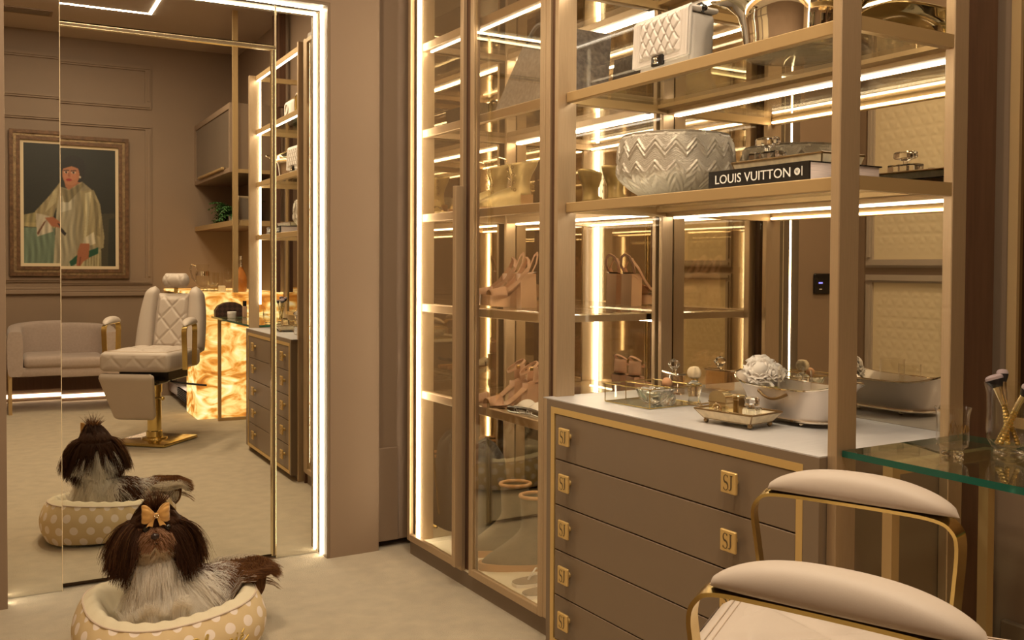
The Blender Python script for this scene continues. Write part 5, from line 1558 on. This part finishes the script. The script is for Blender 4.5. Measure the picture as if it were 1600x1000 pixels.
cx0, cx1, cz0, cz1 = PX0 + .106, PX1 - .106, PZ0 + .106, PZ1 - .106
b = MB().grid(lambda u, v: (cx0 + (cx1 - cx0) * u, YB + .022, cz0 + (cz1 - cz0) * v), NXc, NZc)
b.box(cx0, cx1, YB + .002, YB + .021, cz0, cz1)
o = b.build('canvas', 'paint', t, smooth=False)
colat = o.data.color_attributes.new('Col', 'FLOAT_COLOR', 'POINT')
co_ = np.zeros(len(o.data.vertices) * 3, np.float32); o.data.vertices.foreach_get('co', co_); co_ = co_.reshape(-1, 3)
iu = np.clip(np.round((co_[:, 0] - cx0) / (cx1 - cx0) * NXc).astype(int), 0, NXc); iv = np.clip(np.round((co_[:, 2] - cz0) / (cz1 - cz0) * NZc).astype(int), 0, NZc)
cc = np.ones((len(co_), 4), np.float32); cc[:, :3] = lin[iu, iv]
colat.data.foreach_set('color', cc.reshape(-1))

# backlit onyx bar, its dark cabinets, and the things on it
BTZ = .992
t = thing('onyx_bar', 'glowing backlit amber onyx bar block with pale top', 'bar', (1.9, -.2, 0))
box('onyx_block', 1.57, 2.249, -.42, .035, .0, BTZ - .02, 'onyx', t, bev=.006)
box('bar_top', 1.56, 2.249, -1.548, .04, BTZ - .02, BTZ, 'onyx', t, bev=.003)
t = thing('wine_fridge', 'dark glass-doored wine fridge built under the bar end', 'fridge', (1.9, -.98, 0))
box('body', 1.60, 2.249, -1.545, -.425, .055, BTZ - .022, 'brown', t)
for y0, y1 in ((-.98, -.44), (-1.53, -.99)):
    d = box('door', 1.58, 1.60, y0, y1, .16, BTZ - .04, 'black', t, bev=.003)
    box('door_glass', 1.5785, 1.5802, y0 + .04, y1 - .04, .20, BTZ - .09, 'dark_glass', d)
    b = MB().cyl((1.562, y1 - .03, .30), (1.562, y1 - .03, .80), .006, n=8); b.build('handle', 'chrome', d)
for k in range(6): box('grille_bar', 1.582, 1.60, -.97, -.45, .062 + k * .015, .070 + k * .015, 'black_matte', t)
def at_bar(name, label, cat, x, y, group=None): return thing(name, label, cat, (x, y, BTZ), group), (x, y, BTZ + .0006)
t = thing('bar_tray', 'mirrored gallery tray under the glass pitcher on the bar', 'tray', (1.70, -.25, BTZ))
MB().box(1.60, 1.83, -.36, -.16, BTZ + .0005, BTZ + .004).build('tray_floor', 'mirror', t)
b = MB()
for z in (.006, .030):
    b.tube([(1.60, -.36, BTZ + z), (1.83, -.36, BTZ + z), (1.83, -.16, BTZ + z), (1.60, -.16, BTZ + z)], .0028, 6, closed=True)
for k in range(9):
    b.cyl((1.60 + .23 * k / 8, -.16, BTZ + .004), (1.60 + .23 * k / 8, -.16, BTZ + .03), .002, n=6); b.cyl((1.60, -.36 + .2 * k / 8, BTZ + .004), (1.60, -.36 + .2 * k / 8, BTZ + .03), .002, n=6)
b.build('gallery_rail', 'chrome', t)
p = (1.665, -.24, BTZ + .0045); t = thing('glass_pitcher', 'cut-glass pitcher with silver band standing on the bar tray', 'pitcher', p)
MB().lathe([(0, 0), (.048, 0), (.045, .01), (.03, .025), (.045, .05), (.056, .09), (.052, .14), (.046, .18), (.052, .215), (.050, .215), (.043, .18), (.049, .14), (.053, .09), (.042, .05), (0, .03)], p, 24, cap=False).build('vessel', 'clear_glass', t)
MB().lathe([(.0535, .125), (.0525, .16)], p, 24, cap=False).build('silver_band', 'chrome', t)
MB().tube([(p[0] - .050, p[1] + .0, p[2] + .20), (p[0] - .085, p[1], p[2] + .215), (p[0] - .095, p[1], p[2] + .18), (p[0] - .08, p[1], p[2] + .11), (p[0] - .053, p[1], p[2] + .08)], .006, 8).build('handle', 'crystal', t)
for k, (x, y) in enumerate(((1.735, -.22), (1.775, -.27), (1.795, -.20))):
    p = (x, y, BTZ + .0045); t = thing('highball_glass', ['tall highball glass on the bar tray nearest the pitcher', 'tall highball glass at the back of the bar tray', 'tall highball glass at the tray corner by the goblet'][k], 'glass', p, 'highball glasses')
    MB().lathe([(0, 0), (.024, 0), (.027, .15), (.025, .15), (.022, .008), (0, .008)], p, 20, cap=False).build('vessel', 'clear_glass', t)
p = (1.79, -.10, BTZ + .0006); t = thing('candle_cube', 'small glowing white candle cube on the bar behind the goblet', 'candle', p)
MB().box(p[0] - .025, p[0] + .025, p[1] - .025, p[1] + .025, p[2], p[2] + .05, .004).build('wax', 'mat_board', t)
p = (1.832, -.06, BTZ + .0006); t = thing('wine_goblet', 'fluted stemmed goblet on the onyx bar', 'glass', p)
MB().lathe([(0, 0), (.034, 0), (.034, .003), (.006, .008), (.005, .03), (.010, .045), (.006, .06), (.008, .075), (.030, .095), (.037, .13), (.036, .19), (.034, .19), (.034, .13), (.027, .10), (0, .085)], p, 24, cap=False).build('vessel', 'clear_glass', t)
p = (1.71, -.05, BTZ + .0006); t = thing('coupe_glass', 'low stemmed coupe glass at the bar edge', 'glass', p)
MB().lathe([(0, 0), (.028, 0), (.028, .003), (.005, .007), (.005, .04), (.03, .055), (.042, .075), (.040, .075), (.028, .057), (0, .05)], p, 24, cap=False).build('vessel', 'clear_glass', t)
p = (1.945, -.12, BTZ + .0006); t = thing('rose_bottle', 'orange rose wine bottle with clear neck on the bar', 'bottle', p)
MB().lathe([(0, 0), (.042, 0), (.046, .01), (.047, .09), (.044, .13), (.030, .165), (.017, .19), (.016, .20), (0, .20)], p, 28).build('wine_body', 'rose_wine', t)
MB().lathe([(.0175, .185), (.0155, .20), (.0145, .255), (.017, .262), (.0145, .27), (.015, .29), (0, .29)], p, 20).build('neck', 'chrome', t)

# suspended cabinet and shelf above the bar
HX0 = 1.84
t = thing('hanging_cabinet', 'taupe wall cabinet with smoked glass flap door above the bar', 'cabinet', (2.05, -.8, 1.95))
MB().box(HX0 + .018, 2.249, -1.549, -.04, 1.95, 2.50).build('body', 'wall', t)
b = MB()
for a in ((-1.549, -.04, 2.455, 2.50), (-1.549, -.04, 1.95, 1.985)): b.box(HX0, HX0 + .018, a[0], a[1], a[2], a[3])
for a in ((-1.549, -1.51), (-.075, -.04)): b.box(HX0, HX0 + .018, a[0], a[1], 1.985, 2.455)
b.build('door_frame', 'wall', t, smooth=False)
box('door_glass', HX0 + .008, HX0 + .018, -1.51, -.075, 1.985, 2.455, 'dark_glass', t)
box('handle', HX0 - .02, HX0 + .002, -1.3, -.25, 1.985, 2.005, 'gold_matte', t, bev=.003)
t = thing('bar_shelf', 'gold-edged hanging shelf on ceiling poles above the onyx bar', 'shelf', (2.05, -.75, 1.55))
box('shelf_board', HX0 + .012, 2.249, -1.549, .015, 1.525, 1.56, 'brown', t)
b = MB(); b.box(HX0, HX0 + .012, -1.549, .04, 1.522, 1.563); b.box(HX0 + .012, 2.249, .015, .04, 1.522, 1.563); b.build('edge_rail', 'gold_matte', t, smooth=False)
box('pole', HX0 + .002, HX0 + .040, .041, .079, BTZ + .0005, CEIL - .0005, 'gold_matte', t)
box('pole', 2.16, 2.21, .041, .10, BTZ + .0005, CEIL - .0005, 'brown', t)
box('pole', 2.16, 2.21, .20, .26, 2.45, CEIL - .0005, 'brown', t)
b = MB(); b.box(HX0 + .004, 2.16, .045, .075, 1.935, 1.965); b.build('bracket', 'gold_matte', t, smooth=False)
# fern
t = thing('potted_fern', 'leafy green fern on the hanging shelf above the bar', 'plant', (2.02, -.66, 1.563))
MB().lathe([(0, 0), (.05, 0), (.065, .08), (.060, .08), (.05, .02), (0, .02)], (2.02, -.66, 1.5635), 20, cap=False).build('pot', 'white', t)
b = MB(); random.seed(11)
for k in range(80):
    a = random.uniform(0, 2 * PI); L_ = random.uniform(.20, .36); el = random.uniform(.2, 1.2)
    p0 = Vector((2.02, -.66, 1.63)); P = []
    for i in range(9):
        s_ = i / 8
        P.append(p0 + Vector((math.cos(a) * L_ * s_ * .62, math.sin(a) * L_ * s_ * 1.15, L_ * (math.sin(el) * s_ - .55 * s_ * s_))))
    for q_ in P: q_.z = max(q_.z, 1.585)
    for i in range(1, 9):
        d = (P[i] - P[i - 1]).normalized(); sd = d.cross(Vector((0, 0, 1))).normalized()
        for s2 in (-1, 1):
            ln = .050 * (1.05 - i / 9) + .012
            q = P[i] + sd * s2 * ln + d * ln * .4 + Vector((0, 0, -.008))
            b.bm.faces.new([b.bm.verts.new(P[i] - d * .010), b.bm.verts.new(P[i] + sd * s2 * ln * .5 - d * .006 + Vector((0, 0, .004))), b.bm.verts.new(q), b.bm.verts.new(P[i] + sd * s2 * ln * .4 + d * .014)])
o = b.build('foliage', 'plant', t, smooth=False); o['kind'] = 'stuff'
for k, (y, lab) in enumerate(((-.07, 'cream standing photo frame on the hanging shelf, nearest its end'), (-.19, 'cream standing photo frame beside the fern on the hanging shelf'))):
    t = thing('photo_frame', lab, 'photo frame', (1.95, y, 1.563), 'standing photo frames')
    A = Matrix.Translation((1.95, y, 1.5645)) @ Matrix.Rotation(math.radians(-20), 4, 'Z') @ Matrix.Rotation(math.radians(-14), 4, 'X')
    b = MB()
    for a in ((-.07, -.055, 0, .2), (.055, .07, 0, .2)): b.box(a[0], a[1], -.006, .006, a[2], a[3])
    b.box(-.055, .055, -.006, .006, 0, .015); b.box(-.055, .055, -.006, .006, .185, .2)
    b.build('frame', 'mat_board', t, M4=A, smooth=False)
    MB().box(-.055, .055, -.004, .003, .015, .185).build('photo', 'wall_pale', t, M4=A, smooth=False)
# ceiling light line, vent, toe-kick light
t = thing('ceiling_light_line', 'slim angular recessed LED line across the ceiling', 'ceiling light', (1.29, -.36, CEIL))
box('led_diffuser', XL + .02, 1.302, -.372, -.348, CEIL - .004, CEIL - .0005, 'led_cool', t)
box('led_diffuser', 1.278, 1.302, -.3478, 1.6, CEIL - .004, CEIL - .0005, 'led_cool', t)
t = thing('air_vent', 'grey slotted air-conditioning vent in the ceiling', 'vent', (.35, -.88, CEIL))
b = MB(); b.box(-.2, .61, -.97, -.95, CEIL - .008, CEIL - .0005); b.box(-.2, .61, -.80, -.78, CEIL - .008, CEIL - .0005); b.box(.59, .61, -.95, -.80, CEIL - .008, CEIL - .0005); b.box(-.2, -.18, -.95, -.80, CEIL - .008, CEIL - .0005)
b.build('frame', 'wall', t, smooth=False)
for k in range(5): box('slat', -.18, .59, -.945 + .03 * k, -.925 + .03 * k, CEIL - .007, CEIL - .001, 'vent', t)
t = thing('toe_kick_light', 'warm light strip glowing along the floor of the far wall', 'light strip', (.6, -1.53, .04))
box('light_strip', XL + .02, 1.50, YB + .002, YB + .008, .030, .060, 'toe_led', t)
#LIGHTS
for k, (x, y, pw) in enumerate(FILL_LIGHTS):
    t = thing('fill_light', 'added unseen round ceiling fill light ' + ['nearest the mirror door', 'over the floor before the chest', 'over the open floor by the left wall', 'directly above the brow chair', 'nearest the portrait and the sofa'][k], 'ceiling light', (x, y, CEIL), 'added ceiling fill lights')
    MB().lathe([(.062, -.004), (.062, .0), (.09, .0), (.09, -.006), (.075, -.010), (.062, -.004)], (x, y, CEIL), 24, cap=False).build('trim_ring', 'white', t)
    MB().lathe([(.0, -.003), (.062, -.003)], (x, y, CEIL), 20, cap=False).build('lens', 'fill_lamp', t)
    l = area_light('fill_lamp', (x, y, CEIL - .015), pw, AREA_SIZE); attach(l, t)
